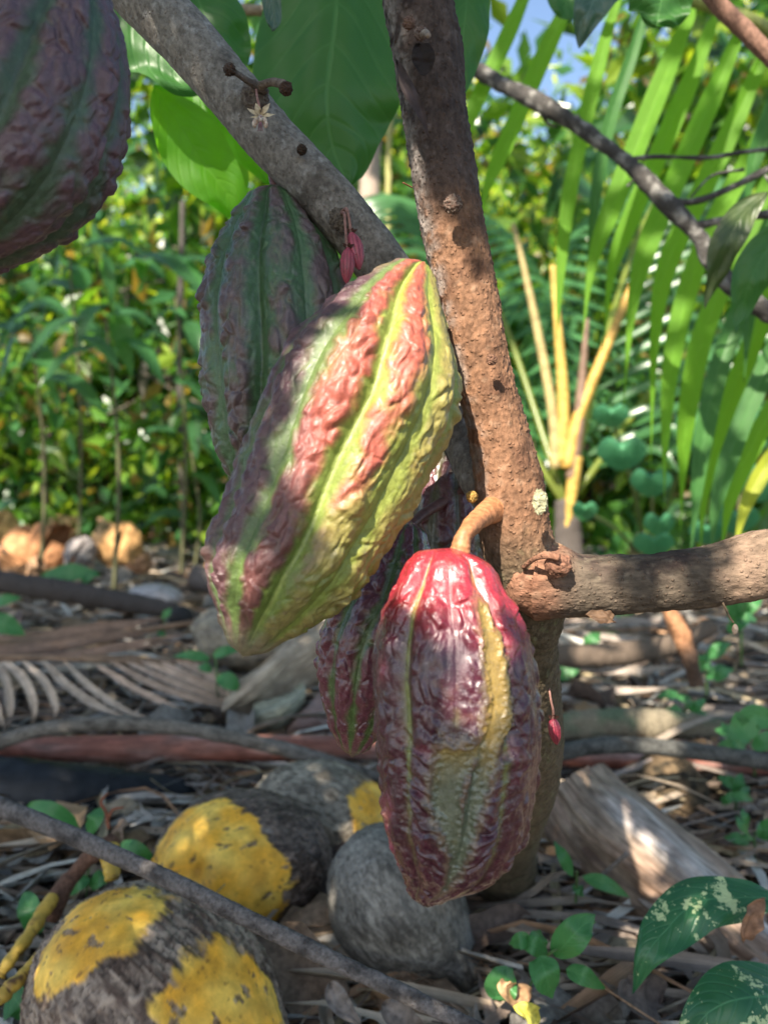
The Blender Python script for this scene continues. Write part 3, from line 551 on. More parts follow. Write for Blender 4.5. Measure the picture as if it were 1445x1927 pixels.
young((655, 466), (652, 533), 26, .408, (0.36, 0.05, 0.08), 'pink ribbed young pod with a dark hole, lower of the pair on the branch', [(643, 400, .425, 7), (648, 402, .414, 6), (650, 430, .41, 5), (653, 468, .408, 6)])
young((1040, 1352), (1048, 1402), 22, .45, (0.33, 0.03, 0.06), 'tiny crimson young pod low on the trunk, right of the scarred pod', [(1032, 1285, .455, 4), (1036, 1315, .452, 4), (1041, 1340, .45, 5), (1040, 1356, .45, 6)])
def flower():
    t = thing('cacao_flower', P(482, 165, .42), 'small cream star shaped flower hanging from the grey branch', 'flower')
    pxtube('stalk', [(482, 168, .425, 4), (484, 182, .417, 4), (488, 200, .415, 5)], M['stalk'], t, n=14, seg=8, col=(0.4, 0.2, 0.17))
    for (x, y, w, dz) in ((481, 193, 12, 0), (508, 193, 12, -.002), (465, 203, 9, .001), (519, 214, 8, .001), (470, 220, 6, .002)):
        leaf('sepal', P(np.array([490, (490 + x) / 2, x]), np.array([216, (216 + y) / 2 + 1, y]), np.array([.413, .41, .413 + dz])), w * .41 / F, M['dry'], t, prof='lance', col=(0.85, 0.68, 0.45), nu=7, nv=12, wave=0.05)
    for (x, y) in ((482, 226), (498, 226), (479, 232), (500, 233)):
        lump('petal', x, y, .411, 6, M['stalk'], t, (0.8, 0.8, 1.2), 0, (0.85, 0.75, 0.6), (0.6, 0.3, 0.25), 0.2, 3, int(x), nu=16)
    lump('ovary', 490, 222, .409, 6, M['stalk'], t, (0.8, 0.8, 1.1), 0, (0.85, 0.8, 0.7), (0.3, 0.05, 0.06), 0.2, 3, 4, nu=16)
    for x in (486, 490, 494): pxtube('stamen', [(490, 226, .41, 3), (490 + (x - 490) * .7, 236, .409, 2.4), (x, 246, .41, 1.6)], M['stalk'], t, n=8, seg=6, col=(0.3, 0.13, 0.17))
flower()
# big leaves of the cacao tree
FC = (0.1, -1, 0.25)
LV = [([(660, -160, .62), (640, -60, .60), (628, 60, .585), (615, 180, .58), (625, 270, .585), (655, 350, .59)], 285, 'leafdark', 'oblong', .06, 2),
      ([(180, -10, .60), (235, 30, .60), (290, 90, .60), (340, 140, .60), (395, 170, .61)], 130, 'leafdark', 'ovate', .12, 3),
      ([(330, -90, .66), (370, -10, .65), (400, 70, .65), (425, 130, .65), (440, 165, .66)], 150, 'leafdark', 'ovate', .1, 4),
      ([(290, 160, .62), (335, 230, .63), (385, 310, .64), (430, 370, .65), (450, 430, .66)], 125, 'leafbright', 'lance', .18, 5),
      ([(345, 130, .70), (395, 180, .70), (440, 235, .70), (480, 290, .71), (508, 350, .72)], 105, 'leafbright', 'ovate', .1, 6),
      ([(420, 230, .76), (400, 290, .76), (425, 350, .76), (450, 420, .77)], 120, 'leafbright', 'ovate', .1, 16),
      ([(900, -90, .62), (882, -20, .61), (872, 60, .60), (866, 130, .60), (862, 200, .60)], 95, 'leafdark', 'ovate', .1, 7),
      ([(1190, -70, .75), (1135, -25, .74), (1108, 20, .73), (1090, 90, .74)], 80, 'leafblue', 'ovate', .25, 8),
      ([(1060, -60, .8), (1062, -10, .8), (1068, 38, .8)], 70, 'leafdark', 'oblong', .1, 9),
      ([(1260, -80, .7), (1250, -30, .7), (1240, 20, .7), (1235, 48, .7)], 120, 'leafdark', 'oblong', .1, 10),
      ([(1445, 360, .78), (1400, 400, .78), (1365, 460, .78), (1345, 520, .79), (1325, 580, .8)], 58, 'leafolive', 'lance', .15, 11),
      ([(1500, 420, .76), (1450, 460, .76), (1415, 520, .76), (1395, 580, .77), (1385, 630, .77)], 76, 'leafdark', 'lance', .15, 12),
      ([(-60, -60, .5), (-10, -25, .5), (25, 10, .5), (45, 22, .5)], 70, 'leafdark', 'ovate', .1, 13),
      ([(500, -80, .52), (508, -20, .52), (515, 40, .52), (512, 58, .52)], 36, 'leafblue', 'lance', .2, 14)]
for pxs, w, mt, pr, fo, sd_ in LV: pxleaf('leaf', pxs, w, M[mt], tree, prof=pr, fold=fo, wave=0.11, seed=sd_, face=FC, nu=17, nv=50, arch=0.12)
pxtube('twig', [(400, 5, .9, 20), (450, 16, .9, 20), (520, 20, .9, 19), (600, 20, .9, 18)], M['twig'], tree, n=40, seg=16, col=(0.3, 0.25, 0.18), disp=barkdisp(0.001, 0.0006, 5))

# ------------------------------------------------------------------ ground
def gh(x, y):
    p = np.stack([x, y, 0 * x], -1); return 0.03 * fbm(p / 0.7, 3, 90) + 0.012 * fbm(p / 0.12, 3, 91) - 0.01 + 0.02 * sm(2, 6, y)
def ground():
    ys = np.concatenate([np.linspace(-2, 0.3, 24), np.linspace(0.32, 3, 260), np.linspace(3.05, 8, 110), np.linspace(8.2, 200, 60)])
    un = np.linspace(-1, 1, 261); un = np.sign(un) * np.abs(un) ** 1.2
    Y = ys[:, None] + 0 * un[None]; X = un[None] * (1.6 + np.abs(ys[:, None]) * 1.1)
    V = np.stack([X, Y, gh(X, Y)], -1); m = mesh_from('ground', V, gridfaces(len(ys), len(un))); o = link('ground', m, M['soil']); tag(o, kind='structure'); return o
ground()
TAN0 = [(0.3, 0.24, 0.18), (0.22, 0.18, 0.14), (0.17, 0.14, 0.12), (0.26, 0.25, 0.23), (0.33, 0.24, 0.15), (0.12, 0.09, 0.07), (0.2, 0.19, 0.18), (0.28, 0.17, 0.1), (0.36, 0.32, 0.27)]
TAN = [tuple(min(.62, x * 2.1) for x in c) for c in TAN0]
def litter():
    b = MB(); r = np.random.default_rng(5)
    n = 7500
    for k in range(n):
        y = 0.42 + 6.0 * r.random() ** 1.7; x = r.uniform(-1, 1) * (0.35 + y * 0.62); L = r.uniform(0.05, 0.32) * (1 + 0.15 * y); w = r.uniform(0.0025, 0.011) * (1.6 if r.random() < .15 else 1) * (1 + 0.12 * y)
        a = r.normal(0.15, 0.7) + (math.pi if r.random() < .5 else 0); el = r.normal(0, 0.10); z = float(gh(np.array(x), np.array(y))) + r.uniform(0.003, 0.035)
        if y < 0.75 and x < 0.1: z = min(z, 0.02)
        d = np.array([math.cos(a), math.sin(a), el]); bend = np.array([-d[1], d[0], 0]) * r.normal(0, 0.16) * L + np.array([0, 0, r.normal(0.02, 0.06) * L])
        c = np.array([x, y, z]); pts = [c - d * L / 2, c + bend, c + d * L / 2]
        b.add(*leaf_geo(pts, w, prof='blade', fold=r.uniform(0.3, 1.3), face=(r.normal(0, .4), r.normal(-.1, .4), 1), nu=3, nv=7, wave=0.4, col=np.array(TAN[r.integers(len(TAN))]) * r.uniform(.7, 1.1), seed=k % 50, tw=r.normal(0, 0.9)))
    o = b.build('dry_leaf_litter', M['drystrip']); tag(o, 'grey brown litter of dry palm strips covering the soil', 'leaf litter', kind='stuff')
    b = MB()
    for k in range(1500):
        y = 0.45 + 7.0 * r.random() ** 1.7; x = r.uniform(-1, 1) * (0.35 + y * 0.62); L = r.uniform(0.02, 0.12) * (1 + 0.15 * y); w = L * r.uniform(0.3, 0.6)
        a = r.uniform(0, 6.28); z = float(gh(np.array(x), np.array(y))) + r.uniform(0.005, 0.04); d = np.array([math.cos(a), math.sin(a), r.normal(0, .3)])
        c = np.array([x, y, z]); pts = [c - d * L / 2, c + np.array([0, 0, L * r.uniform(-.2, .3)]), c + d * L / 2]
        b.add(*leaf_geo(pts, w, prof='ovate', fold=r.uniform(-.2, 1.0), face=(r.normal(0, .5), r.normal(-.2, .5), 1), nu=5, nv=8, wave=0.3, arch=r.uniform(0, .7), col=np.array([(0.3, 0.19, 0.1), (0.22, 0.15, 0.1), (0.33, 0.26, 0.18), (0.14, 0.1, 0.08), (0.3, 0.28, 0.25)][r.integers(5)]) * r.uniform(.7, 1.2), seed=k % 50))
    o = b.build('fallen_leaf_litter', M['dry']); tag(o, 'curled brown fallen leaves and chips scattered over the soil', 'leaf litter', kind='stuff')
    b = MB()
    for k in range(900):
        y = 0.45 + 2.2 * r.random() ** 1.5; x = r.uniform(-1, 1) * (0.35 + y * 0.6); z = float(gh(np.array(x), np.array(y))) + r.uniform(0.0, 0.03); a = r.uniform(0, 6.28); L = r.uniform(0.03, 0.2)
        d = np.array([math.cos(a), math.sin(a), r.normal(0, .2)]) * L; q = np.array([x, y, z]); b.add(*tube_geo([q, q + d * .5 + r.normal(0, .08 * L, 3), q + d], [.0015, .001, .0006], n=7, seg=5, col=np.array(TAN[r.integers(len(TAN))]) * .7, caps=False))
    o = b.build('twig_litter', M['wood']); tag(o, 'thin dead twigs and fibres strewn over the soil', 'twigs', kind='stuff')
litter()

# ------------------------------------------------------------------ coconuts
def coconut(ctr, axis, a, bb, patches, label, basecol, darkcol, tip=0.25, seed=0, fib=0.0012, group='fallen coconuts under the cacao tree', dimple=None):
    axis = nrm(np.array(axis, float)); tip = float(tip); ctr = np.array(ctr, float); X = nrm(np.cross(axis, [0, 0.3, 1.0])); Y = np.cross(axis, X); n = 300
    al = np.linspace(0.004, np.pi - 0.004, n); th = np.linspace(0, 2 * np.pi, n, endpoint=False)
    z = -np.cos(al); r = np.sin(al) * (1 - tip * .45 * sm(-.5, 1.1, z))
    tri = 1 + 0.05 * np.cos(3 * th + 0.6)[None] * np.sin(al)[:, None] ** 1.0
    D = np.stack([(r[:, None] * np.cos(th)[None] * tri) * bb, (r[:, None] * np.sin(th)[None] * tri) * bb, z[:, None] * a * (1 + tip * 0.3 * (z[:, None] > 0) * np.abs(z[:, None]) ** 4) + 0 * th[None]], -1)
    loc = D.copy(); base = ctr + D[..., :1] * X + D[..., 1:2] * Y + D[..., 2:] * axis; Nn = nrm(base - ctr)
    fibn = noise(loc / np.array([0.0035, 0.0035, 0.03]), seed + 1) + 0.6 * noise(loc / np.array([0.002, 0.002, 0.02]), seed + 2); big = fbm(loc / 0.04, 3, seed + 3)
    cell = noise(loc / np.array([0.007, 0.007, 0.014]) + 0.6 * noise(loc / 0.01, seed)[..., None], seed + 7)
    msk = np.zeros(big.shape)
    for (px, py, d, rad) in patches:
        q = P(px, py, d); dist = np.linalg.norm(base - q, axis=-1); msk = np.maximum(msk, sm(0.004, -0.004, dist - rad + 0.02 * fbm(loc / np.array([0.02, .02, .03]), 3, seed + 4) + 0.004 * fibn))
    chips = sm(0.2, 0.3, fbm(loc / np.array([0.009, 0.009, 0.02]), 4, seed + 5) + .12 * (1 - msk)) * msk
    yel = mixv((0.95, 0.47, 0.035), (0.95, 0.62, 0.11), sm(-0.4, 0.5, fbm(loc / 0.03, 2, seed + 6))); yel = mixv(yel, (0.3, 0.13, 0.03), sm(0.3, 0.55, fbm(loc / 0.006, 2, seed + 8)) * .8)
    brn = mixv(basecol, darkcol, sm(-0.25, 0.35, fibn * .5 + .7 * big)); crs = sm(.10, .0, np.abs(noise(loc / np.array([0.004, 0.004, 0.016]) + .4 * cell[..., None], seed + 41))) + .7 * sm(.08, 0, np.abs(noise(loc / np.array([.0022, .0022, .011]), seed + 42))); brn = mixv(brn, np.array(darkcol) * .5, np.clip(crs, 0, 1) * .75); brn = mixv(brn, np.array(basecol) * 1.45, sm(0.15, 0.5, cell) * 0.6); brn = mixv(brn, np.array(darkcol) * .6, sm(.25, .5, -cell + .3 * fibn) * .7); brn = mixv(brn, (.42, .4, .35), sm(.25, .5, fbm(loc / .03, 3, seed + 21)) * .4)
    st = noise(np.stack([np.cos(th)[None] * 7 + 0 * z[:, None], np.sin(th)[None] * 7 + 0 * z[:, None], z[:, None] * 1.2 + .15 * big], -1), seed + 31); zt = sm(.0, .8, z[:, None] + 0 * th[None]) * min(1, tip)
    brn = mixv(brn, np.array(darkcol) * .8, sm(.0, .5, st) * (.25 + .6 * zt)); brn = mixv(brn, (.5, .36, .24), sm(.86, .98, z[:, None] + .08 * big) * (tip > .6))
    m = msk * (1 - 0.85 * chips); c = mixv(brn, yel, m)
    h = (1 - m) * (fib * np.abs(fibn) + 0.0022 * np.abs(cell) * (fib > .001) + .0004 * noise(loc / .0025, 5) - (.0015 if fib > .001 else .0004) * crs) + m * 0.0016 + 0.004 * big + .003 * zt * st
    if dimple is not None:
        q = P(*dimple); dist = np.linalg.norm(base - q, axis=-1); h = h - 0.018 * np.exp(-(dist / 0.014) ** 2) + 0.004 * np.exp(-((dist - 0.03) / 0.012) ** 2); c = mixv(c, (0.06, 0.04, 0.02), np.exp(-(dist / 0.007) ** 2))
    V = base + Nn * h[..., None]
    t = thing('coconut', (ctr[0], ctr[1], 0.0), label, 'coconut', group); b = MB(); b.add(V, gridfaces(n, n, True), c.reshape(-1, 3)); b.build('husk', M['coco'], t); return t
c1 = P(305, 1925, .64); coconut(c1, (0.75, -0.35, -0.42), .118, .097, [(110, 1750, .60, .042), (180, 1725, .62, .045), (225, 1710, .63, .034), (440, 1800, .575, .055), (500, 1870, .58, .066), (430, 1900, .56, .055), (395, 1800, .57, .03)],
    'largest brown fibrous coconut with two yellow patches, under the stick at the lower left', (0.36, 0.28, 0.215), (0.11, 0.068, 0.048), 0.5, 1, .0026)
c2 = P(452, 1645, .86); coconut(c2, (0.8, 0.3, 0.1), .099, .089, [(360, 1600, .80, .062), (430, 1630, .77, .052), (465, 1680, .78, .042), (380, 1540, .82, .04), (330, 1650, .80, .03)],
    'yellow topped coconut with dark brown back, between the stick and the grey coconut', (0.2, 0.15, 0.12), (0.06, 0.04, 0.03), 0.1, 2, .002, dimple=(366, 1642, .787))
c3 = P(610, 1552, 1.02); coconut(c3, (0.9, -0.2, -0.15), .105, .078, [(735, 1530, .98, .052), (700, 1480, .97, .022)],
    'grey brown coconut with one yellow end, lying behind the scarred pod', (0.36, 0.32, 0.25), (0.14, 0.115, 0.085), 0.2, 3, .0016)
c4 = P(778, 1730, .77); coconut(c4, (0.5, -0.12, -0.6), .098, .072, [],
    'smooth dark grey coconut with pale pointed end, directly below the scarred pod', (0.25, 0.235, 0.205), (0.13, 0.12, 0.105), 1.35, 4, .0009)
lump('coconut_calyx', 0, 0, 1, 1, M['husk'], None, (1, 1, 1), 0, (0.3, 0.2, 0.12), (0.15, 0.1, 0.07), .4, 3, 3, pos=P(903, 1842, .70)) if False else None

# ------------------------------------------------------------------ sticks, stems and dry leaves lying on the ground
def single(name, pxs, mat, label, cat, group=None, **kw):
    o = pxtube(name, pxs, mat, None, **kw); return tag(o, label, cat, group)
wd = lambda c, s: (lambda V, th, t: mixv(np.array(c), np.array(c) * 0.4, sm(-.1, .4, fbm(V / np.array([.02, .01, .01]), 3, s))))
single('dead_stick', [(-80, 1480, .68, 36), (0, 1518, .65, 38), (150, 1580, .61, 36), (300, 1648, .575, 36), (450, 1722, .55, 36), (600, 1795, .53, 36), (750, 1866, .515, 34), (900, 1940, .50, 32), (980, 1985, .49, 30)], M['wood'], 'straight grey stick crossing over the coconuts', 'stick', n=200, seg=40, disp=barkdisp(0.0008, 0.0006, 40), colf=wd((0.17, 0.155, 0.15), 3), flat=0.7)
single('dead_branch', [(-60, 1420, 1.15, 26), (60, 1378, 1.13, 27), (180, 1362, 1.12, 28), (300, 1366, 1.11, 27), (420, 1384, 1.10, 27), (540, 1412, 1.1, 27), (630, 1438, 1.1, 25), (715, 1468, 1.12, 22), (800, 1500, 1.15, 18)], M['wood'], 'thin arched grey dead branch over the reddish stem at left', 'branch', n=160, seg=24, disp=barkdisp(0.002, 0.0014, 41), colf=wd((0.2, 0.18, 0.155), 4))
single('dead_branch', [(1040, 1418, .98, 30), (1120, 1405, 1.0, 31), (1200, 1403, 1.02, 31), (1290, 1412, 1.04, 31), (1380, 1424, 1.05, 31), (1500, 1445, 1.06, 32)], M['wood'], 'dark grey dead branch lying right of the trunk', 'branch', n=120, seg=24, disp=barkdisp(0.002, 0.0012, 42), colf=wd((0.115, 0.115, 0.105), 5))
single('fallen_palm_stem', [(-80, 1416, 1.2, 44), (120, 1410, 1.2, 48), (330, 1408, 1.2, 50), (520, 1408, 1.2, 48), (720, 1408, 1.2, 46), (900, 1412, 1.2, 44), (1100, 1424, 1.2, 40), (1250, 1434, 1.2, 36), (1520, 1446, 1.2, 36)], M['smoothwood'], 'smooth reddish brown palm stem lying across the whole ground', 'palm stem', n=160, seg=40, colf=lambda V, th, t: mixv((0.27, 0.1, 0.07), (0.36, 0.25, 0.22), sm(-.2, .6, fbm(V / np.array([.12, .02, .02]), 3, 7))))
single('charred_log', [(-120, 1480, 1.1, 120), (0, 1488, 1.1, 125), (120, 1498, 1.1, 120), (230, 1500, 1.12, 100), (330, 1498, 1.15, 70), (370, 1496, 1.18, 50)], M['smoothwood'], 'smooth black log under the arched branch at left', 'log', n=120, seg=60, col=(0.012, 0.014, 0.018), disp=barkdisp(0.003, 0.0006, 44))
single('dead_log', [(-60, 1085, 2.1, 40), (100, 1110, 2.1, 44), (220, 1130, 2.1, 40), (330, 1150, 2.1, 30)], M['wood'], 'dark grey log lying in front of the husk pile', 'log', n=80, seg=24, disp=barkdisp(0.008, 0.002, 45), col=(0.07, 0.06, 0.055))
single('dead_log', [(360, 1085, 2.4, 45), (450, 1110, 2.4, 55), (560, 1150, 2.4, 50), (680, 1180, 2.4, 40)], M['wood'], 'grey log behind the sunlit pod tip', 'log', n=80, seg=24, disp=barkdisp(0.01, 0.003, 46), col=(0.13, 0.11, 0.1))
single('dead_log', [(1040, 1235, 1.55, 40), (1150, 1232, 1.6, 45), (1260, 1215, 1.65, 40), (1340, 1180, 1.7, 30)], M['wood'], 'brown dead limb lying on the litter right of the trunk', 'log', n=80, seg=24, disp=barkdisp(0.006, 0.002, 47), col=(0.16, 0.12, 0.09))
single('dead_log', [(1050, 1368, 1.3, 50), (1160, 1362, 1.32, 58), (1280, 1365, 1.34, 52), (1360, 1372, 1.36, 40)], M['wood'], 'pale mossy log behind the dark grey branch', 'log', n=80, seg=30, disp=barkdisp(0.006, 0.002, 48), colf=lambda V, th, t: mixv((0.26, 0.22, 0.15), (0.13, 0.17, 0.1), sm(-.1, .3, fbm(V / .05, 3, 8))))
single('dead_stick', [(1310, 1290, 1.3, 26), (1295, 1230, 1.3, 30), (1275, 1180, 1.3, 34), (1250, 1130, 1.3, 24)], M['dry'], 'splintered brown stick standing up from the litter below the side branch', 'stick', n=60, seg=20, disp=barkdisp(0.006, 0.003, 49), colf=lambda V, th, t: mixv((0.1, 0.06, 0.04), (0.4, 0.2, 0.1), sm(.3, .6, t)))
single('dead_twig', [(1085, 1680, .8, 5), (1130, 1650, .79, 7), (1180, 1607, .78, 9)], M['twig'], 'thin grey twig sticking up beside the small seedling', 'twig', n=20, seg=10, col=(0.2, 0.17, 0.15))
lump_ = lambda nm, px, py, d, r, sc, rot, col, col2, ns, fs, seed, label, cat, mat='husk', group=None: tag(lump(nm, px, py, d, r, M[mat], None, sc, rot, col, col2, ns, fs, seed, nu=80), label, cat, group)
lump_('mossy_husk', 1250, 1500, 1.15, 82, (1, 0.9, 0.95), 0, (0.13, 0.09, 0.05), (0.03, 0.025, 0.015), .22, 3, 31, 'dark round husk with a sunlit top behind the pale sheath', 'coconut husk')
lump_('stone', 292, 1122, 2.2, 48, (1.1, 0.9, 0.5), -5, (0.42, 0.4, 0.4), (0.3, 0.28, 0.27), .08, 2, 32, 'smooth pale grey stone on the litter', 'stone', 'stalk')
lump_('old_coconut', 470, 1200, 1.65, 95, (1.15, 0.9, 0.62), -10, (0.3, 0.27, 0.21), (0.18, 0.16, 0.13), .12, 2.5, 33, 'weathered tan coconut husk behind the tip of the sunlit pod', 'coconut husk')
lump_('old_coconut', 425, 1072, 3.2, 38, (1.1, 0.9, 0.7), 0, (0.5, 0.28, 0.13), (0.35, 0.2, 0.1), .1, 2, 34, 'small orange brown husk peeking out left of the sunlit pod', 'coconut husk')
lump_('old_coconut', 340, 1163, 1.9, 22, (1.1, 1, 1), 0, (0.03, 0.03, 0.03), (0.02, 0.02, 0.02), .1, 2, 35, 'small black husk lump on the litter near the pale leaf strips', 'coconut husk')
# husk pile, far left
def husk(px, py, d, rpx, ang, col, label, seed, open_=0.55):
    c = P(px, py, d); r = rpx * d / F; t = thing('coconut_husk', (c[0], c[1], 0), label, 'coconut husk', 'opened coconut husks piled at the back left')
    n = 60; q = np.random.default_rng(seed); b = MB(); nsg = 4
    for k in range(nsg):
        th = np.linspace(k * 2 * np.pi / nsg, (k + 0.86) * 2 * np.pi / nsg, 16); al = np.linspace(0.05, np.pi * open_ * q.uniform(.85, 1.2), 24)
        rr = 1 + 0.5 * sm(1.0, 2.2, al) * q.uniform(0, .7)
        V = np.stack([np.sin(al)[:, None] * np.cos(th)[None] * rr[:, None], np.sin(al)[:, None] * np.sin(th)[None] * rr[:, None], -np.cos(al)[:, None] * 1.2 + 0 * th[None]], -1) * r
        V = V * (1 + .28 * fbm(V / (r * .6), 3, seed + k))[..., None]; ca, sa = math.cos(ang), math.sin(ang); V = np.stack([V[..., 0] * ca - V[..., 2] * sa, V[..., 1], V[..., 0] * sa + V[..., 2] * ca], -1)
        Vi = V * 0.86; nv = V.shape[1]; W = np.concatenate([V, Vi[:, ::-1]], 1) + c; f = gridfaces(24, nv * 2, True)
        cc = np.concatenate([np.ones(V.shape) * col, np.ones(V.shape) * np.array(col) * .75], 1) * (1 + .3 * fbm(W / (r * .3), 2, seed))[..., None]; b.add(W, f, cc.reshape(-1, 3))
    b.build('shell', M['husk'], t)
for k_, (hx, hy, hd, hr, ha, hc, hl, ho) in enumerate([
    (45, 1042, 3.3, 40, 0.9, (0.55, 0.28, 0.13), 'wide open orange brown husk at the left end of the pile', .8), (105, 1032, 3.2, 44, -0.5, (0.5, 0.24, 0.11), 'orange brown husk leaning at the middle of the pile', .7),
    (150, 1040, 3.0, 27, 2.6, (0.3, 0.27, 0.26), 'grey weathered husk between the orange ones', .8), (228, 1030, 3.1, 38, 2.9, (0.56, 0.32, 0.13), 'domed golden brown husk at the right end of the pile', .7),
    (0, 1000, 3.6, 34, 2.8, (0.5, 0.32, 0.12), 'yellow brown husk at the photo edge, back of the pile', .7), (25, 1078, 2.9, 34, 0.2, (0.45, 0.26, 0.14), 'low brown husk in front of the wide open one', .55),
    (190, 1012, 3.7, 30, 1.2, (0.45, 0.3, 0.17), 'small tan husk behind the domed one', .65), (80, 1072, 2.8, 26, -1.1, (0.5, 0.3, 0.17), 'small split tan husk at the foot of the leaning one', .5),
    (262, 1055, 2.9, 22, 0.5, (0.4, 0.22, 0.12), 'little brown husk lying right of the domed one', .5), (120, 1000, 3.9, 30, 1.9, (0.42, 0.27, 0.13), 'brown husk at the back between the yellow and tan ones', .6)]):
    husk(hx, hy, hd, hr, ha, hc, hl, k_ + 1, ho)
# dry palm fronds
def dryfrond(label, rach, lfs, col, wpx, rw=10):
    a = np.array(rach, float); t = thing('dry_palm_frond', P(a[0, 0], a[0, 1], a[0, 2]), label, 'dry frond', 'dead palm fronds on the ground')
    pxtube('midrib', [(x, y, d, rw) for x, y, d in rach], M['smoothwood'], t, n=50, seg=12, col=(0.25, 0.16, 0.1))
    for k, l in enumerate(lfs): pxleaf('leaflet', l, wpx * (0.9 + .25 * ((k * 7) % 5) / 5), M['drystrip'], t, prof='blade', fold=0.45, face=(0.2, -0.7, 0.8), nu=7, nv=30, col=np.array(col) * (0.8 + .35 * ((k * 5) % 4) / 4), seed=k, wave=0.12, tw=0.3)
dryfrond('pale dry palm frond with curled comb-like leaflets at the left', [(-60, 1235, 1.5), (60, 1238, 1.5), (180, 1243, 1.5), (330, 1250, 1.52)],
    [[(-50, 1250, 1.45), (-20, 1290, 1.42), (-15, 1340, 1.4), (-30, 1380, 1.4)], [(-10, 1244, 1.46), (15, 1290, 1.42), (20, 1340, 1.4), (12, 1378, 1.4)], [(5, 1243, 1.46), (45, 1280, 1.42), (65, 1330, 1.4), (60, 1368, 1.4)], [(40, 1243, 1.46), (85, 1285, 1.42), (105, 1330, 1.4), (100, 1355, 1.4)], [(80, 1243, 1.46), (125, 1290, 1.42), (185, 1330, 1.38), (245, 1352, 1.35)], [(120, 1245, 1.46), (165, 1290, 1.42), (230, 1335, 1.38), (305, 1362, 1.35)], [(-50, 1250, 1.4), (-30, 1290, 1.38), (-5, 1330, 1.36), (10, 1380, 1.35)]], (0.62, 0.5, 0.39), 15)
dryfrond('pinkish tan dry palm frond with leaflets fanned to the right, left of the dark pod', [(150, 1236, 1.5), (250, 1240, 1.52), (380, 1250, 1.55)],
    [[(205, 1245, 1.46), (280, 1285, 1.42), (370, 1318, 1.4), (470, 1338, 1.4)], [(235, 1245, 1.47), (310, 1280, 1.44), (390, 1312, 1.42), (465, 1332, 1.42)], [(265, 1245, 1.48), (330, 1272, 1.46), (400, 1305, 1.45), (445, 1330, 1.45)], [(300, 1246, 1.5), (350, 1270, 1.48), (410, 1300, 1.47), (445, 1320, 1.46)], [(330, 1246, 1.5), (370, 1262, 1.49), (410, 1285, 1.48), (440, 1308, 1.47)], [(360, 1250, 1.52), (390, 1262, 1.5), (420, 1280, 1.5), (440, 1295, 1.5)], [(180, 1250, 1.45), (240, 1290, 1.42), (300, 1320, 1.4), (370, 1345, 1.38)]], (0.6, 0.44, 0.33), 14)
dryfrond('brown bundle of folded dry palm leaflets above the comb-like frond', [(-80, 1215, 1.62), (150, 1200, 1.65), (380, 1170, 1.7)],
    [[(-60, 1226, 1.6), (60, 1212, 1.62), (180, 1192, 1.65), (300, 1172, 1.7)], [(-60, 1240, 1.58), (80, 1226, 1.6), (200, 1205, 1.63), (330, 1182, 1.7)], [(-60, 1215, 1.62), (80, 1200, 1.65), (220, 1180, 1.7), (310, 1166, 1.72)], [(40, 1240, 1.58), (160, 1228, 1.6), (260, 1210, 1.62), (370, 1190, 1.66)], [(-60, 1232, 1.56), (70, 1220, 1.58), (190, 1200, 1.61), (320, 1178, 1.66)], [(-60, 1206, 1.66), (60, 1196, 1.68), (200, 1176, 1.7), (330, 1160, 1.74)], [(-40, 1248, 1.55), (90, 1238, 1.57), (230, 1222, 1.6), (360, 1204, 1.63)]], (0.36, 0.23, 0.16), 13)
dryfrond('grey brown dry palm leaflets spread behind the leafy seedling at lower right', [(880, 1690, .84), (1000, 1700, .84), (1200, 1760, .82)],
    [[(890, 1708, .82), (1000, 1700, .81), (1090, 1695, .8), (1150, 1698, .8)], [(900, 1725, .8), (1000, 1722, .79), (1100, 1728, .78), (1200, 1735, .78)], [(880, 1760, .78), (990, 1748, .77), (1080, 1750, .77), (1180, 1755, .77)], [(910, 1775, .77), (1000, 1775, .76), (1100, 1785, .76), (1220, 1798, .76)], [(860, 1690, .84), (920, 1668, .84), (1000, 1655, .84), (1080, 1660, .84)], [(900, 1680, .83), (980, 1690, .82), (1040, 1650, .81), (1090, 1640, .8)], [(1000, 1800, .74), (1080, 1815, .73), (1170, 1830, .73), (1260, 1860, .72)], [(1200, 1690, .8), (1260, 1740, .78), (1320, 1790, .76), (1370, 1835, .75)]], (0.33, 0.28, 0.23), 15, 8)
dryfrond('grey dry palm leaflets on the ground behind the side branch', [(1040, 1190, 2.0), (1180, 1185, 2.05), (1330, 1180, 2.1)],
    [[(1060, 1200, 1.95), (1130, 1215, 1.9), (1200, 1225, 1.9), (1260, 1228, 1.9)], [(1080, 1190, 2.0), (1140, 1200, 1.95), (1210, 1205, 1.95), (1290, 1205, 1.95)], [(1050, 1250, 1.6), (1130, 1262, 1.6), (1210, 1262, 1.6), (1300, 1250, 1.6)], [(1050, 1290, 1.5), (1120, 1300, 1.5), (1200, 1300, 1.5), (1290, 1290, 1.5)], [(1100, 1180, 2.1), (1180, 1170, 2.1), (1250, 1180, 2.1), (1330, 1190, 2.1)], [(1080, 1320, 1.45), (1140, 1335, 1.45), (1200, 1340, 1.45), (1290, 1335, 1.45)]], (0.45, 0.38, 0.32), 15, 8)
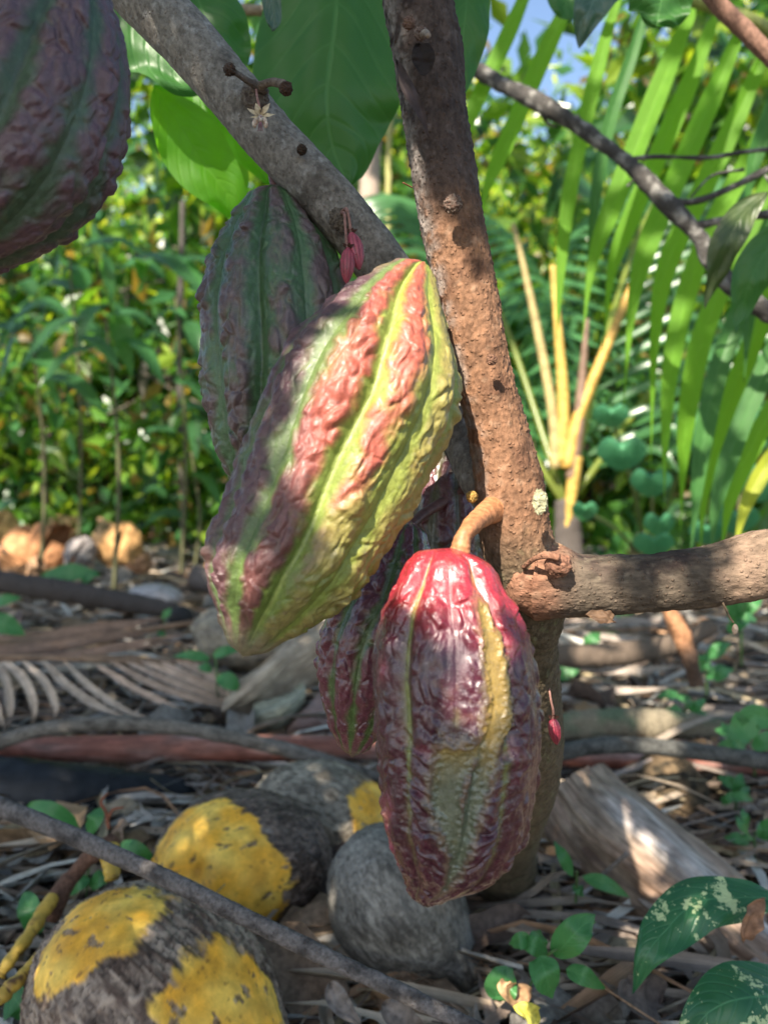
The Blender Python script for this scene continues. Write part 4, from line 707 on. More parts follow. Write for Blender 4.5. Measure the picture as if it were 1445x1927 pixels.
# the big pale sheath at lower right and the dried leaf in the middle
def sheath(name, rows, label, cat, colf, thick=0.004, ridges=5, seed=0):
    """rows: list of (left px,py,d, mid px,py,d, right px,py,d)"""
    a = np.array(rows, float); n, mm = 80, 48; E = [catmull(P(a[:, i], a[:, i + 1], a[:, i + 2]), n) for i in (0, 3, 6)]
    u = np.linspace(0, 1, mm)[None, :, None]; V = E[0][:, None] * ((1 - u) * (1 - 2 * u)) + E[1][:, None] * (4 * u * (1 - u)) + E[2][:, None] * (u * (2 * u - 1))
    Nn = np.cross(np.gradient(V, axis=0), np.gradient(V, axis=1)); Nn = nrm(Nn); Nn = Nn * np.where((Nn @ FWD) > 0, -1, 1)[..., None]
    uu = u[0, :, 0][None] + 0 * V[..., 0]; vv = np.linspace(0, 1, n)[:, None] + 0 * V[..., 0]
    h = thick * (fbm(np.stack([uu * ridges, vv * 1.5, 0 * uu + seed], -1), 3, seed) * 2 + 0.6 * noise(np.stack([uu * ridges * 6, vv * 3, 0 * uu], -1), seed + 2)); V = V + Nn * h[..., None]
    Vb = V - Nn * thick; W = np.concatenate([V, Vb[:, ::-1]], 1); C_ = colf(uu, vv); C_ = np.concatenate([C_, C_[:, ::-1] * .8], 1)
    U = np.stack([np.concatenate([uu, uu[:, ::-1]], 1), np.concatenate([vv, vv], 1) * 3], -1)
    b = MB(); b.add(W.reshape(-1, 3), gridfaces(n, mm * 2, True), C_.reshape(-1, 3), U.reshape(-1, 2)); o = b.build(name, M['drystrip']); return tag(o, label, cat)
def shc(u, v):
    n = fbm(np.stack([u * 6, v * 2.5, 0 * u], -1), 4, 71); c = mixv((0.3, 0.2, 0.14), (0.42, 0.33, 0.24), sm(-.2, .3, n)); w = sm(.10, .04, np.abs(u - .27 - .05 * n)) * sm(.05, .3, v) * (.5 + n)
    c = mixv(c, (0.62, 0.62, 0.62), np.clip(sm(.2, .05, np.abs(u - .73)) * sm(.1, .3, v) * (0.55 + n), 0, 1)); return mixv(c, (0.12, 0.07, 0.045), np.clip(sm(.02, .35, n) * .8 + .5 * sm(.1, .0, np.abs(noise(np.stack([u * 22, v * 2, 0 * u], -1), 72))), 0, 1))
sheath('palm_sheath', [(1010, 1560, .98, 1060, 1470, .93, 1140, 1440, 1.0), (1040, 1620, .94, 1110, 1530, .88, 1200, 1490, .95), (1110, 1700, .88, 1190, 1600, .83, 1290, 1570, .9), (1200, 1770, .83, 1290, 1680, .79, 1390, 1650, .86), (1300, 1850, .79, 1390, 1760, .76, 1480, 1740, .82), (1400, 1930, .77, 1500, 1850, .74, 1600, 1840, .8)],
    'large pale brown papery palm sheath lying right of the trunk', 'palm sheath', shc, .008, 5, 3)
sheath('palm_sheath', [(1150, 1760, .9, 1230, 1745, .86, 1250, 1700, .92), (1220, 1820, .84, 1290, 1800, .8, 1310, 1750, .88), (1300, 1870, .8, 1380, 1850, .77, 1400, 1790, .84), (1400, 1900, .78, 1490, 1900, .75, 1500, 1830, .8)],
    'narrow brown palm sheath tucked under the large pale one', 'palm sheath', lambda u, v: mixv((0.2, 0.13, 0.1), (0.3, 0.2, 0.15), sm(-.2, .3, fbm(np.stack([u * 6, v * 2, 0 * u], -1), 3, 7))), .004, 4, 5)
def dlc(u, v):
    n = fbm(np.stack([u * 5, v * 2, 0 * u], -1), 4, 77); c = mixv((0.36, 0.29, 0.21), (0.5, 0.42, 0.32), sm(-.3, .3, n)); return mixv(c, (0.16, 0.11, 0.08), sm(.15, .4, n) * .6)
sheath('dried_leaf', [(440, 1380, 1.45, 420, 1330, 1.38, 470, 1290, 1.5), (520, 1340, 1.45, 500, 1270, 1.38, 540, 1230, 1.5), (600, 1280, 1.5, 580, 1210, 1.45, 600, 1180, 1.6), (680, 1230, 1.6, 670, 1170, 1.55, 690, 1140, 1.7)], 'big folded tan dried leaf lying behind the hanging pods', 'dried leaf', dlc, .008, 3, 9)
sheath('dried_leaf', [(520, 1400, 1.4, 560, 1350, 1.36, 610, 1290, 1.45), (600, 1400, 1.4, 640, 1340, 1.36, 690, 1290, 1.45), (700, 1400, 1.42, 740, 1340, 1.4, 790, 1290, 1.5)], 'pinkish grey dried leaf behind the dark maroon pod', 'dried leaf', lambda u, v: mixv((0.36, 0.27, 0.25), (0.28, 0.2, 0.18), sm(-.2, .3, fbm(np.stack([u * 4, v * 2, 0 * u], -1), 3, 17))), .004, 3, 10)
sheath('dried_leaf', [(460, 1390, 1.38, 470, 1350, 1.34, 480, 1325, 1.4), (520, 1385, 1.38, 540, 1330, 1.33, 540, 1310, 1.4), (570, 1330, 1.4, 575, 1300, 1.36, 570, 1285, 1.42)], 'pale green grey dried leaf fragment above the reddish stem', 'dried leaf', lambda u, v: mixv((0.4, 0.42, 0.32), (0.3, 0.32, 0.25), sm(-.2, .3, fbm(np.stack([u * 4, v * 2, 0 * u], -1), 3, 18))), .003, 6, 11)
# dry flower stalk at lower left
t = thing('coconut_flower_stalk', P(110, 1690, .75), 'broken brown and yellow flower stalk beside the largest coconut', 'flower stalk')
kn = lambda V, th, t: 0.0012 * np.abs(np.sin(t * 13 + 1.5 * noise(V / .02, 4))) ** .5 + 0.0022 * fbm(V / .009, 3, 3)
pxtube('stem', [(212, 1590, .74, 36), (175, 1610, .75, 32), (145, 1640, .75, 28), (120, 1670, .74, 34), (105, 1700, .73, 40), (100, 1730, .73, 26)], M['wood'], t, n=80, seg=24, disp=barkdisp(.002, .0012, 51), col=(0.17, 0.09, 0.06))
for pl in ([(100, 1690, .72, 22), (75, 1725, .7, 22), (55, 1760, .68, 20), (25, 1800, .66, 20), (0, 1838, .65, 16)], [(95, 1775, .66, 18), (60, 1820, .64, 20), (20, 1860, .62, 22), (-15, 1890, .61, 20)], [(205, 1595, .74, 30), (208, 1620, .73, 30), (212, 1655, .72, 24)]):
    pxtube('spikelet', pl, M['coco'], t, n=90, seg=20, disp=kn, colf=lambda V, th, t: mixv((0.55, 0.36, 0.06), (0.14, 0.07, 0.03), sm(0.1, .45, fbm(V / .012, 3, 5) + .3 * np.exp(-(np.sin(t * 13) / .12) ** 2))))
pxtube('twiglet', [(205, 1560, .75, 8), (200, 1530, .75, 7), (190, 1510, .75, 6), (203, 1493, .75, 4)], M['twig'], t, n=20, seg=8, col=(0.25, 0.1, 0.06)); pxtube('twiglet', [(200, 1550, .75, 6), (212, 1525, .75, 6), (232, 1520, .75, 4)], M['twig'], t, n=20, seg=8, col=(0.25, 0.1, 0.06))

# ------------------------------------------------------------------ small green plants
def seedling(label, leaves, stem, mat='seed', cat='seedling', group='small green seedlings on the ground', name='seedling', prof='ovate', fold=.12):
    a = np.array(stem, float); t = thing(name, P(a[-1, 0], a[-1, 1], a[-1, 2]), label, cat, group)
    pxtube('stem', stem, M['stalk'], t, n=24, seg=8, col=(0.1, 0.2, 0.06))
    for k, (x0, y0, x1, y1, w, d) in enumerate(leaves):
        xm, ym = (x0 + x1) / 2, (y0 + y1) / 2; pxleaf('leaf', [(x0, y0, d), (xm, ym - .06 * abs(x1 - x0), d - .012), (x1, y1, d + .004)], w, M[mat], t, prof=prof, fold=fold, face=(0, -1, .7), nu=9, nv=24, seed=k + 3, wave=.07)
seedling('leafy green seedling below the pale sheath, near the bottom', [(1045, 1800, 1120, 1722, 58, .6), (1030, 1795, 975, 1770, 34, .6), (1010, 1790, 1015, 1750, 38, .61), (1015, 1800, 1040, 1880, 58, .58), (1065, 1825, 1138, 1862, 34, .6), (930, 1880, 965, 1822, 60, .62), (1000, 1770, 958, 1778, 30, .6)], [(1120, 1735, .6, 4), (1060, 1780, .6, 5), (1030, 1800, .6, 5), (1000, 1850, .65, 5), (990, 1900, .68, 5)])
seedling('tiny bright seedling with two slim leaves in front of the pale sheath', [(1078, 1650, 1042, 1582, 24, .78), (1095, 1650, 1186, 1690, 28, .78), (1080, 1665, 1100, 1688, 20, .8)], [(1085, 1640, .78, 4), (1085, 1670, .79, 5), (1083, 1700, .8, 5)], 'seed', prof='lance')
seedling('small seedling with blue green leaves right of the folded dry leaflets', [(395, 1240, 325, 1235, 20, 1.4), (400, 1260, 372, 1255, 20, 1.4), (410, 1272, 455, 1300, 32, 1.38), (400, 1235, 450, 1222, 22, 1.4)], [(405, 1230, 1.4, 4), (408, 1280, 1.4, 4), (410, 1310, 1.45, 4)])
seedling('round leaved green vine beside the broken flower stalk', [(50, 1520, 145, 1558, 42, .85), (165, 1570, 190, 1520, 32, .85), (225, 1590, 290, 1640, 44, .84), (70, 1760, 45, 1680, 45, .78), (165, 1650, 130, 1680, 30, .8), (170, 1670, 210, 1640, 30, .8), (20, 1870, 60, 1927, 70, .66)], [(140, 1540, .86, 4), (165, 1600, .86, 4), (165, 1660, .86, 4), (160, 1710, .88, 4)], prof='oblong')
seedling('green leaf pair poking into the left edge above the brown bundle', [(-30, 1165, 48, 1195, 40, 1.6), (-20, 1140, 40, 1125, 24, 1.6)], [(-30, 1150, 1.6, 4), (-35, 1190, 1.62, 4)])
seedling('pale green seedling just right of the trunk on the far litter', [(1040, 1270, 1095, 1245, 46, 1.7), (1060, 1260, 1105, 1215, 30, 1.75), (1100, 1220, 1130, 1190, 26, 1.8)], [(1060, 1262, 1.7, 4), (1062, 1290, 1.72, 4)])
seedling('bluish fallen green leaf and shoot in front of the husk pile', [(75, 1090, 190, 1082, 40, 2.3), (150, 1100, 185, 1075, 20, 2.3)], [(120, 1090, 2.3, 4), (118, 1110, 2.35, 4)])
seedling('green shoot between the brown bundle and the black husk', [(305, 1165, 322, 1145, 16, 1.75), (300, 1185, 312, 1195, 20, 1.7)], [(310, 1150, 1.75, 4), (308, 1195, 1.75, 4)])
r7 = np.random.default_rng(7)
for k, (x, y, d, s, wh) in enumerate([(1395, 1180, 1.3, 1.2, 'at the right edge under the side branch end'), (1330, 1260, 1.45, .8, 'right of the splintered stick'), (1420, 1400, 1.1, 1.0, 'at the right edge beside the grey dead branch'), (1385, 1500, 1.1, .7, 'right of the dark round husk'), (1180, 1160, 2.3, .9, 'far behind the side branch on the left'), (1290, 1330, 1.4, .6, 'between the pale log and the splintered stick'), (1420, 1580, .95, .7, 'at the right edge above the variegated leaf')]):
    lv = []
    for j in range(7):
        a = r7.uniform(-0.3, 3.4); L = r7.uniform(35, 75) * s; bx, by = x + r7.normal(0, 18 * s), y + r7.normal(0, 22 * s); lv.append((bx, by, bx + L * math.cos(a), by - L * math.sin(a) * .8, L * .45, d + r7.normal(0, .03)))
    seedling('low leafy green weed ' + wh, lv, [(x, y - 20 * s, d, 4), (x, y + 30 * s, d, 5), (x, y + 60 * s, d + .02, 5)])
t = thing('variegated_plant', P(1500, 1900, .62), 'white speckled dark green broad leaves entering at the lower right corner', 'plant')
pxleaf('leaf', [(1480, 1690, .58), (1400, 1690, .575), (1310, 1700, .57), (1250, 1755, .56), (1215, 1800, .555), (1192, 1870, .56)], 100, M['varieg'], t, prof='lance', fold=.1, face=(-.3, -.55, .8), nu=17, nv=60, seed=1, wave=.09, arch=.2)
pxleaf('leaf', [(1560, 1900, .55), (1480, 1880, .54), (1400, 1880, .53), (1330, 1910, .53), (1270, 1990, .54)], 150, M['varieg'], t, prof='ovate', fold=-.08, face=(-.2, -.6, .8), nu=17, nv=50, seed=2, wave=.06, arch=.25)
pxleaf('leaf', [(1460, 1360, .9), (1420, 1350, .9), (1395, 1370, .9), (1385, 1340, .9)], 50, M['seed'], t, prof='oblong', fold=.2, nu=9, nv=20)
pxtube('stem', [(1560, 1900, .55, 10), (1540, 1950, .58, 14), (1530, 2050, .62, 16)], M['stalk'], t, n=20, seg=10, col=(0.1, 0.2, 0.06))
tag(pxleaf('dead_leaf', [(1440, 1690, .56), (1420, 1720, .555), (1405, 1750, .55), (1398, 1775, .55)], 40, M['dry'], None, prof='lance', fold=.5, wave=.25, col=(0.3, 0.16, 0.09), seed=9), 'curled brown dead leaf caught on the variegated leaf at right', 'dead leaf')
for k, (pxs, w, c, lb) in enumerate([([(1000, 1860, .62), (970, 1875, .61), (950, 1860, .6), (945, 1840, .61)], 40, (0.5, 0.3, 0.16), 'tan curled dead leaf below the grey coconut tip'), ([(1010, 1925, .6), (990, 1905, .59), (965, 1895, .59)], 34, (0.6, 0.55, 0.1), 'yellow dead leaf at the bottom below the leafy seedling'), ([(620, 1850, .62), (640, 1890, .61), (680, 1930, .6)], 40, (0.2, 0.17, 0.15), 'grey dead leaf under the diagonal stick, left of the grey coconut'), ([(1240, 1890, .68), (1200, 1870, .66), (1180, 1840, .67)], 90, (0.13, 0.1, 0.085), 'dark brown curled dead leaf left of the variegated leaves'), ([(720, 1890, .6), (760, 1920, .59), (800, 1950, .59)], 50, (0.17, 0.14, 0.12), 'dark dead leaf below the grey coconut')]):
    tag(pxleaf('dead_leaf', pxs, w, M['dry'], None, prof='ovate', fold=.4, wave=.2, col=c, seed=20 + k, face=(0, -.8, .8)), lb, 'dead leaf')

# ------------------------------------------------------------------ unseen leaves added behind and above the camera to shape the sun patches
Ua = nrm(np.cross(S, np.array([0, 0, 1.0]))); Va = np.cross(Ua, S)
LIT = [[(807, 530), (770, 552), (720, 580), (662, 638), (612, 643), (579, 680), (579, 725), (571, 788), (552, 846), (554, 892), (596, 908), (612, 958), (612, 1000), (662, 1033), (695, 1053), (774, 975), (845, 840), (862, 750), (848, 626), (830, 560)],
       [(812, 420), (838, 425), (863, 484), (883, 549), (905, 612), (925, 632), (905, 548), (935, 540), (950, 640), (975, 800), (1010, 900), (1035, 1000), (1060, 1020), (1043, 1050), (1045, 1165), (990, 1175), (955, 1120), (940, 1085), (915, 1145), (935, 1216), (931, 1256), (939, 1295), (927, 1335), (900, 1347), (884, 1327), (860, 1303), (884, 1256), (868, 1216), (852, 1170), (836, 1145), (809, 1130), (758, 1100), (760, 1050), (800, 1015), (850, 1015), (870, 960), (890, 900), (875, 800), (850, 700), (825, 560)],
       [(766, 320), (785, 330), (800, 395), (785, 400)], [(1073, 1040), (1122, 1040), (1164, 1150), (1077, 1170)], [(1390, 1000), (1445, 985), (1445, 1150), (1375, 1150)]]
LITE = [(1238, 1370, 20, 34), (1250, 1470, 26, 40), (1215, 1605, 8, 25), (1270, 1180, 34, 40), (965, 1880, 28, 12), (1250, 1410, 22, 22), (430, 1075, 45, 22), (60, 1030, 60, 30), (150, 1010, 30, 20), (240, 1020, 40, 30), (1330, 1300, 20, 12), (430, 1160, 8, 6), (250, 1160, 12, 6), (1180, 1250, 30, 6), (1390, 1215, 20, 14), (985, 1905, 12, 8), (1130, 1205, 60, 8), (1110, 1262, 40, 7), (1200, 1300, 30, 7), (1400, 1290, 16, 22), (1110, 1560, 10, 20), (1330, 1450, 14, 10), (1218, 1690, 6, 14)]
RES = 0.0035; A0, A1, B0, B1 = -2.0, 3.4, 0.0, 3.4
na, nb = int((A1 - A0) / RES), int((B1 - B0) / RES); lit = np.zeros((na, nb), bool); need = np.zeros((na, nb), bool)
def inpoly(x, y, poly):
    r = False; n = len(poly)
    for i in range(n):
        x1, y1 = poly[i]; x2, y2 = poly[(i + 1) % n]
        if (y1 > y) != (y2 > y) and x < (x2 - x1) * (y - y1) / (y2 - y1 + 1e-12) + x1: r = not r
    return r
bpy.context.view_layer.update(); dg = bpy.context.evaluated_depsgraph_get(); cv = Vector(CAM)
for py in range(2, 1990, 6):
    for px in range(-60, 1506, 6):
        v = FWD + (px - CX) / F * RIGHT - (py - CY) / F * UP; hit, loc, nn, ix, ob, mx = scene.ray_cast(dg, cv, Vector(v), distance=4.2)
        if not hit: continue
        if py < 1000 and ob.name == 'ground': continue
        if nn.dot(Vector(v)) > 0: nn = -nn
        q = np.array(loc); ia = int((q @ Ua - A0) / RES); ib = int((q @ Va - B0) / RES)
        if not (3 <= ia < na - 3 and 3 <= ib < nb - 3): continue
        dd_ = (loc - cv).length; k_ = 0 if dd_ < .55 else 1 if dd_ < 1.3 else 2
        l = any(inpoly(px, py, p) for p in LIT) or any(((px - e[0]) / e[2]) ** 2 + ((py - e[1]) / e[3]) ** 2 < 1 for e in LITE)
        if ob.name in ('leaf.003', 'leaf.004', 'leaf.005'): l = True
        if l and py < 1350 and nn.dot(Vector(S)) < 0.02 and px < 1100: continue
        (lit if l else need)[ia - k_:ia + k_ + 1, ib - k_:ib + k_ + 1] = True
need &= ~lit; covered = np.zeros((na, nb), bool); shade = MB(); ns_ = 0
lu = np.array([-1, -.5, 0, .5, 1.0]); lvv = (1 - np.cos(np.linspace(0, np.pi, 17))) / 2; grid_u, grid_v = np.meshgrid(np.linspace(-1, 1, 9), np.linspace(0, 1, 21))
lp = PROF['ovate'](np.clip(grid_v, 0, 1)); sx0 = (grid_u * lp).ravel(); sv0 = grid_v.ravel()
for (n_try, lo, hi, frac) in ((400, .26, .38, .3), (800, .16, .26, .3), (1500, .10, .16, .25), (2500, .06, .10, .2), (4000, .035, .06, .15), (5000, .02, .035, .12), (5000, .012, .02, .1), (5000, .03, .06, .01), (4000, .015, .03, .005)):
    for rep_ in range(5):
        cand = np.argwhere(need & ~covered)
        if len(cand) == 0: break
        for c_ in cand[rng.integers(0, len(cand), n_try // 5)]:
            if covered[c_[0], c_[1]]: continue
            ca = A0 + (c_[0] + .5) * RES; cb = B0 + (c_[1] + .5) * RES; Ln = rng.uniform(lo, hi); W = Ln * rng.uniform(0.34, 0.44)
            gu_, gv_ = np.meshgrid(np.linspace(-1, 1, max(5, int(W / RES * 1.3))), np.linspace(0, 1, max(9, int(Ln / RES * 1.2)))); sx0 = (gu_ * PROF['ovate'](gv_)).ravel(); sv0 = gv_.ravel(); x = sx0 * W / 2; v = (sv0 - 0.5) * Ln
            an = rng.uniform(0, 2 * np.pi); ok_ = False
            pa = ca + x * math.cos(an) - v * math.sin(an); pb_ = cb + x * math.sin(an) + v * math.cos(an)
            ia = np.floor((pa - A0) / RES).astype(int); ib = np.floor((pb_ - B0) / RES).astype(int)
            ok = (ia >= 0) & (ia < na) & (ib >= 0) & (ib < nb); ia = ia[ok]; ib = ib[ok]
            if len(ia) < 20 or lit[ia, ib].any(): continue
            if (need[ia, ib] & ~covered[ia, ib]).mean() < frac: continue
            covered[ia, ib] = True
            yw = rng.uniform(-0.34, -0.06); base = ca * Ua + cb * Va; t = (yw - base[1]) / S[1]; c0 = base + S * t
            while c0[2] < .72 or np.linalg.norm(c0 - CAM) < .22 + Ln * .6: c0 = c0 + S * .12
            e1 = Ua * math.cos(an) + Va * math.sin(an); e2 = -Ua * math.sin(an) + Va * math.cos(an); uu, vv = np.meshgrid(lu, lvv); pw = PROF['ovate'](vv)
            V = c0 + e1 * (uu * pw * W / 2)[..., None] + e2 * ((vv - .5) * Ln)[..., None] + S * (np.abs(uu) * 0.1 * W - (vv - .5) ** 2 * Ln * 0.4)[..., None]
            shade.add(V.reshape(-1, 3), gridfaces(17, 5), (0.03, 0.09, 0.02)); ns_ += 1
print('SHADE leaves', ns_, 'uncovered', float((need & ~covered).sum() / max(1, need.sum())))
so = shade.build('shade_blocker_leaves', M['crowndull']); tag(so, 'added unseen leaves above and behind the viewer, cut to shape the shade', 'foliage', kind='stuff')
litpts = np.argwhere(lit)[::7] * RES + np.array([A0, B0])

# ------------------------------------------------------------------ near palm frond, right
fr = thing('palm_frond', P(1620, 700, 1.3), 'bright green palm frond with long hanging leaflets filling the right side', 'palm frond')
rach = [(930, -90, 1.15), (1060, -60, 1.13), (1200, -30, 1.12), (1340, 10, 1.1), (1450, 60, 1.1), (1540, 150, 1.12), (1590, 300, 1.15), (1620, 500, 1.2), (1640, 760, 1.3)]
pxtube('midrib', [(x, y, d, 26) for x, y, d in rach], M['stalk'], fr, n=60, seg=16, col=(0.25, 0.3, 0.08))
LF = [([(1010, -60), (960, 60), (905, 180), (872, 262), (860, 330)], 44, 'blade'), ([(1095, -40), (1045, 60), (990, 185), (945, 290), (915, 360), (903, 425)], 44, 'blade'),
      ([(1170, -30), (1140, 70), (1110, 190), (1080, 320), (1062, 440), (1052, 560), (1048, 640)], 36, 'blade'), ([(1225, -20), (1190, 100), (1150, 220), (1125, 340), (1112, 450), (1100, 600)], 30, 'bladedark'),
      ([(1310, 0), (1260, 120), (1205, 260), (1150, 400), (1115, 500), (1095, 640)], 52, 'blade'), ([(1350, 15), (1300, 150), (1240, 290), (1180, 430), (1150, 520), (1135, 660)], 46, 'blade'),
      ([(1400, 40), (1345, 170), (1280, 320), (1220, 460), (1190, 580), (1172, 770)], 50, 'blade'), ([(1450, 70), (1390, 210), (1320, 360), (1255, 500), (1232, 640), (1224, 880)], 48, 'blade'),
      ([(1490, 100), (1430, 260), (1355, 400), (1300, 530), (1265, 680), (1252, 830), (1250, 935)], 48, 'blade'), ([(1530, 170), (1450, 340), (1375, 500), (1320, 640), (1292, 790), (1285, 890), (1280, 1000)], 48, 'blade'),
      ([(1560, 260), (1460, 440), (1390, 590), (1345, 720), (1318, 860), (1308, 960), (1300, 1040)], 46, 'bladedark'), ([(1580, 330), (1470, 520), (1400, 680), (1350, 820), (1325, 930), (1318, 1040)], 46, 'blade'),
      ([(1600, 440), (1490, 600), (1420, 740), (1370, 870), (1345, 970), (1340, 1050)], 46, 'bladedark'), ([(1610, 540), (1500, 700), (1420, 830), (1375, 940), (1355, 1050)], 44, 'blade'),
      ([(1620, 640), (1520, 780), (1440, 880), (1400, 960), (1380, 1050)], 40, 'bladeyel'), ([(1500, 80), (1470, 160), (1420, 300), (1400, 420)], 40, 'bladedark'), ([(1560, 230), (1490, 330), (1430, 480), (1410, 600), (1400, 720)], 44, 'bladedark')]
for k, (pl, w, mt) in enumerate(LF):
    w = w * .8; d0 = 1.12 + 0.03 * (k % 3); pxleaf('leaflet', [(x, y, d0 + (0.05 if k % 2 else -.03) * i / 5) for i, (x, y) in enumerate(pl)], w, M[mt], fr, prof='blade', fold=.35, face=(-.35 + .1 * (k % 4), -1, .15), nu=9, nv=60, seed=k, wave=.03, tw=.25)

# dead branch with side twigs
db = thing('dead_branch', P(1445, 590, .95), 'dark knotty dead branch with side twigs crossing in front of the palm frond', 'branch')
dbc = lambda V, th, t: mixv((0.07, 0.065, 0.06), (0.26, 0.25, 0.23), sm(.0, .35, fbm(V / .015, 3, 61)))
pxtube('limb', [(860, 110, 1.1, 30), (930, 150, 1.08, 28), (1010, 190, 1.02, 33), (1100, 245, 1.0, 27), (1190, 315, .97, 29), (1260, 385, .95, 37), (1310, 440, .94, 29), (1345, 500, .93, 34), (1390, 550, .92, 32), (1450, 590, .92, 32), (1530, 630, .92, 30)], M['twig'], db, n=220, seg=30, disp=barkdisp(.004, .0016, 62), colf=dbc)
for pl in ([(1190, 298, .97, 9), (1240, 294, .97, 8), (1330, 296, .97, 8), (1400, 285, .97, 8), (1500, 275, .97, 8)], [(1262, 378, .95, 14), (1310, 378, .94, 12), (1370, 355, .94, 11), (1430, 325, .94, 13), (1480, 300, .94, 14)], [(1310, 425, .94, 16), (1370, 412, .93, 15), (1450, 402, .93, 16), (1520, 395, .93, 15)], [(1300, 370, .95, 5), (1340, 330, .95, 5), (1400, 318, .95, 6)], [(1100, 240, 1.0, 9), (1085, 215, 1.0, 6)], [(1345, 495, .93, 8), (1372, 480, .92, 5)], [(1010, 195, 1.02, 9), (1030, 230, 1.02, 6), (1050, 238, 1.02, 4)], [(1440, 330, .94, 6), (1460, 360, .93, 5), (1500, 420, .93, 4)], [(1200, 330, .97, 6), (1180, 350, .96, 4)]):
    pxtube('twig', pl, M['twig'], db, n=40, seg=10, disp=barkdisp(.0012, .0006, 63), colf=dbc)
tag(pxtube('bare_branch', [(1300, -60, .8, 30), (1345, 0, .8, 31), (1400, 55, .8, 32), (1460, 115, .8, 32), (1520, 170, .8, 30)], M['bark'], None, n=60, seg=24, disp=barkdisp(.001, .0008, 65), col=(0.25, 0.14, 0.1)), 'smooth reddish brown branch crossing the top right corner', 'branch')

# ------------------------------------------------------------------ young palms and taro behind
def frond_geo(b, base, tipdir, L, nl, ll, lw, droop, col, r, face=(0, -1, .5)):
    tipdir = nrm(np.array(tipdir, float)); pts = [base, base + tipdir * L * .35, base + tipdir * L * .7 - np.array([0, 0, droop * L * .35]), base + tipdir * L - np.array([0, 0, droop * L])]
    path = catmull(pts, nl); T = nrm(np.gradient(path, axis=0)); side = nrm(np.cross(T, [0, 0, 1.0]))
    b.add(*tube_geo(pts, [.012, .01, .007, .003], n=16, seg=6, col=np.array([.2, .25, .06])))
    for k in range(2, nl):
        f = k / nl; l = ll * math.sin(math.pi * min(.98, .12 + .86 * f)) ** .6
        for s in (-1, 1):
            q = path[k]; d = nrm(side[k] * s + T[k] * .6); e = q + d * l * .55 + np.array([0, 0, -.05 * l]); e2 = q + d * l * .85 + np.array([0, 0, -.45 * l]) + r.normal(0, .03, 3) * l
            b.add(*leaf_geo([q, e, e2], lw, prof='blade', fold=.3, face=face, nu=3, nv=8, col=np.array(col) * r.uniform(.7, 1.25)))
def palm(name, base, fronds, label, petioles=None, col=(.06, .17, .06), group=None):
    t = thing(name, base, label, 'palm', group); r = np.random.default_rng(int(abs(base[0]) * 100) + 3)
    tube('trunk', [base, base + np.array([.01, 0, .18]), base + np.array([0, 0, .36])], [.06, .05, .035], M['twig'], t, n=40, seg=20, col=(0.1, 0.085, 0.075), disp=barkdisp(.008, .003, 6))
    for (dx, dy, dz, L, nl, ll, lw, dr) in fronds:
        b = MB(); frond_geo(b, base + np.array([0, 0, .34]), (dx, dy, dz), L, nl, ll, lw, dr, col, r); b.build('frond', M['crown'], t)
    return t
pb = G(1062, 1150); pt = palm('young_palm', pb, [(-.25, .5, 1, 2.2, 30, .6, .03, .3), (.35, .5, 1, 2.4, 30, .6, .03, .3), (-.6, .4, 1, 2.0, 28, .55, .03, .5), (.8, .4, .9, 2.1, 28, .55, .03, .5)], 'young palm with yellow leaf stalks growing behind the brown stem', group='young palms in the background')
dp = float((pb - CAM) @ FWD)
for pl, c in (([(1045, 880, 22), (1040, 780, 20), (1015, 640, 17), (985, 500, 12), (965, 420, 8)], (.4, .32, .14)), ([(1055, 870, 26), (1060, 760, 24), (1050, 620, 17), (1040, 500, 12)], (.5, .34, .08)), ([(1065, 880, 30), (1090, 780, 24), (1130, 680, 20), (1180, 560, 16), (1215, 480, 10)], (.55, .34, .08)), ([(1075, 900, 24), (1088, 800, 24), (1096, 700, 16), (1105, 600, 8)], (.2, .13, .09)), ([(1085, 860, 26), (1075, 930, 24), (1066, 1000, 12)], (.5, .33, .08))):
    pxtube('leaf_stalk', [(x, y, dp - .05, w * .95) for x, y, w in pl], M['smoothwood'], pt, n=40, seg=12, col=tuple(q * 1.1 for q in c))
palm('young_palm', np.array([1.75, 4.3, 0.0]), [(-.8, -.1, 1, 2.4, 40, .8, .045, .45), (-.3, 0, 1, 2.6, 40, .8, .045, .3), (.3, -.2, 1, 2.4, 40, .8, .045, .4), (-.9, -.3, .6, 2.2, 40, .8, .045, .35)], 'tall dark green palm standing behind the bright hanging frond', col=(.05, .14, .05), group='young palms in the background')
if False: palm('young_palm', np.array([.75, 3.6, 0.0]), [(-.1, -.1, 1, 2.2, 36, .7, .04, .45), (.5, 0, 1, 2.2, 36, .7, .04, .5), (-.5, .2, 1, 2.0, 36, .7, .04, .5)], 'blue green palm behind the young palm with yellow stalks', col=(.05, .15, .08), group='young palms in the background')
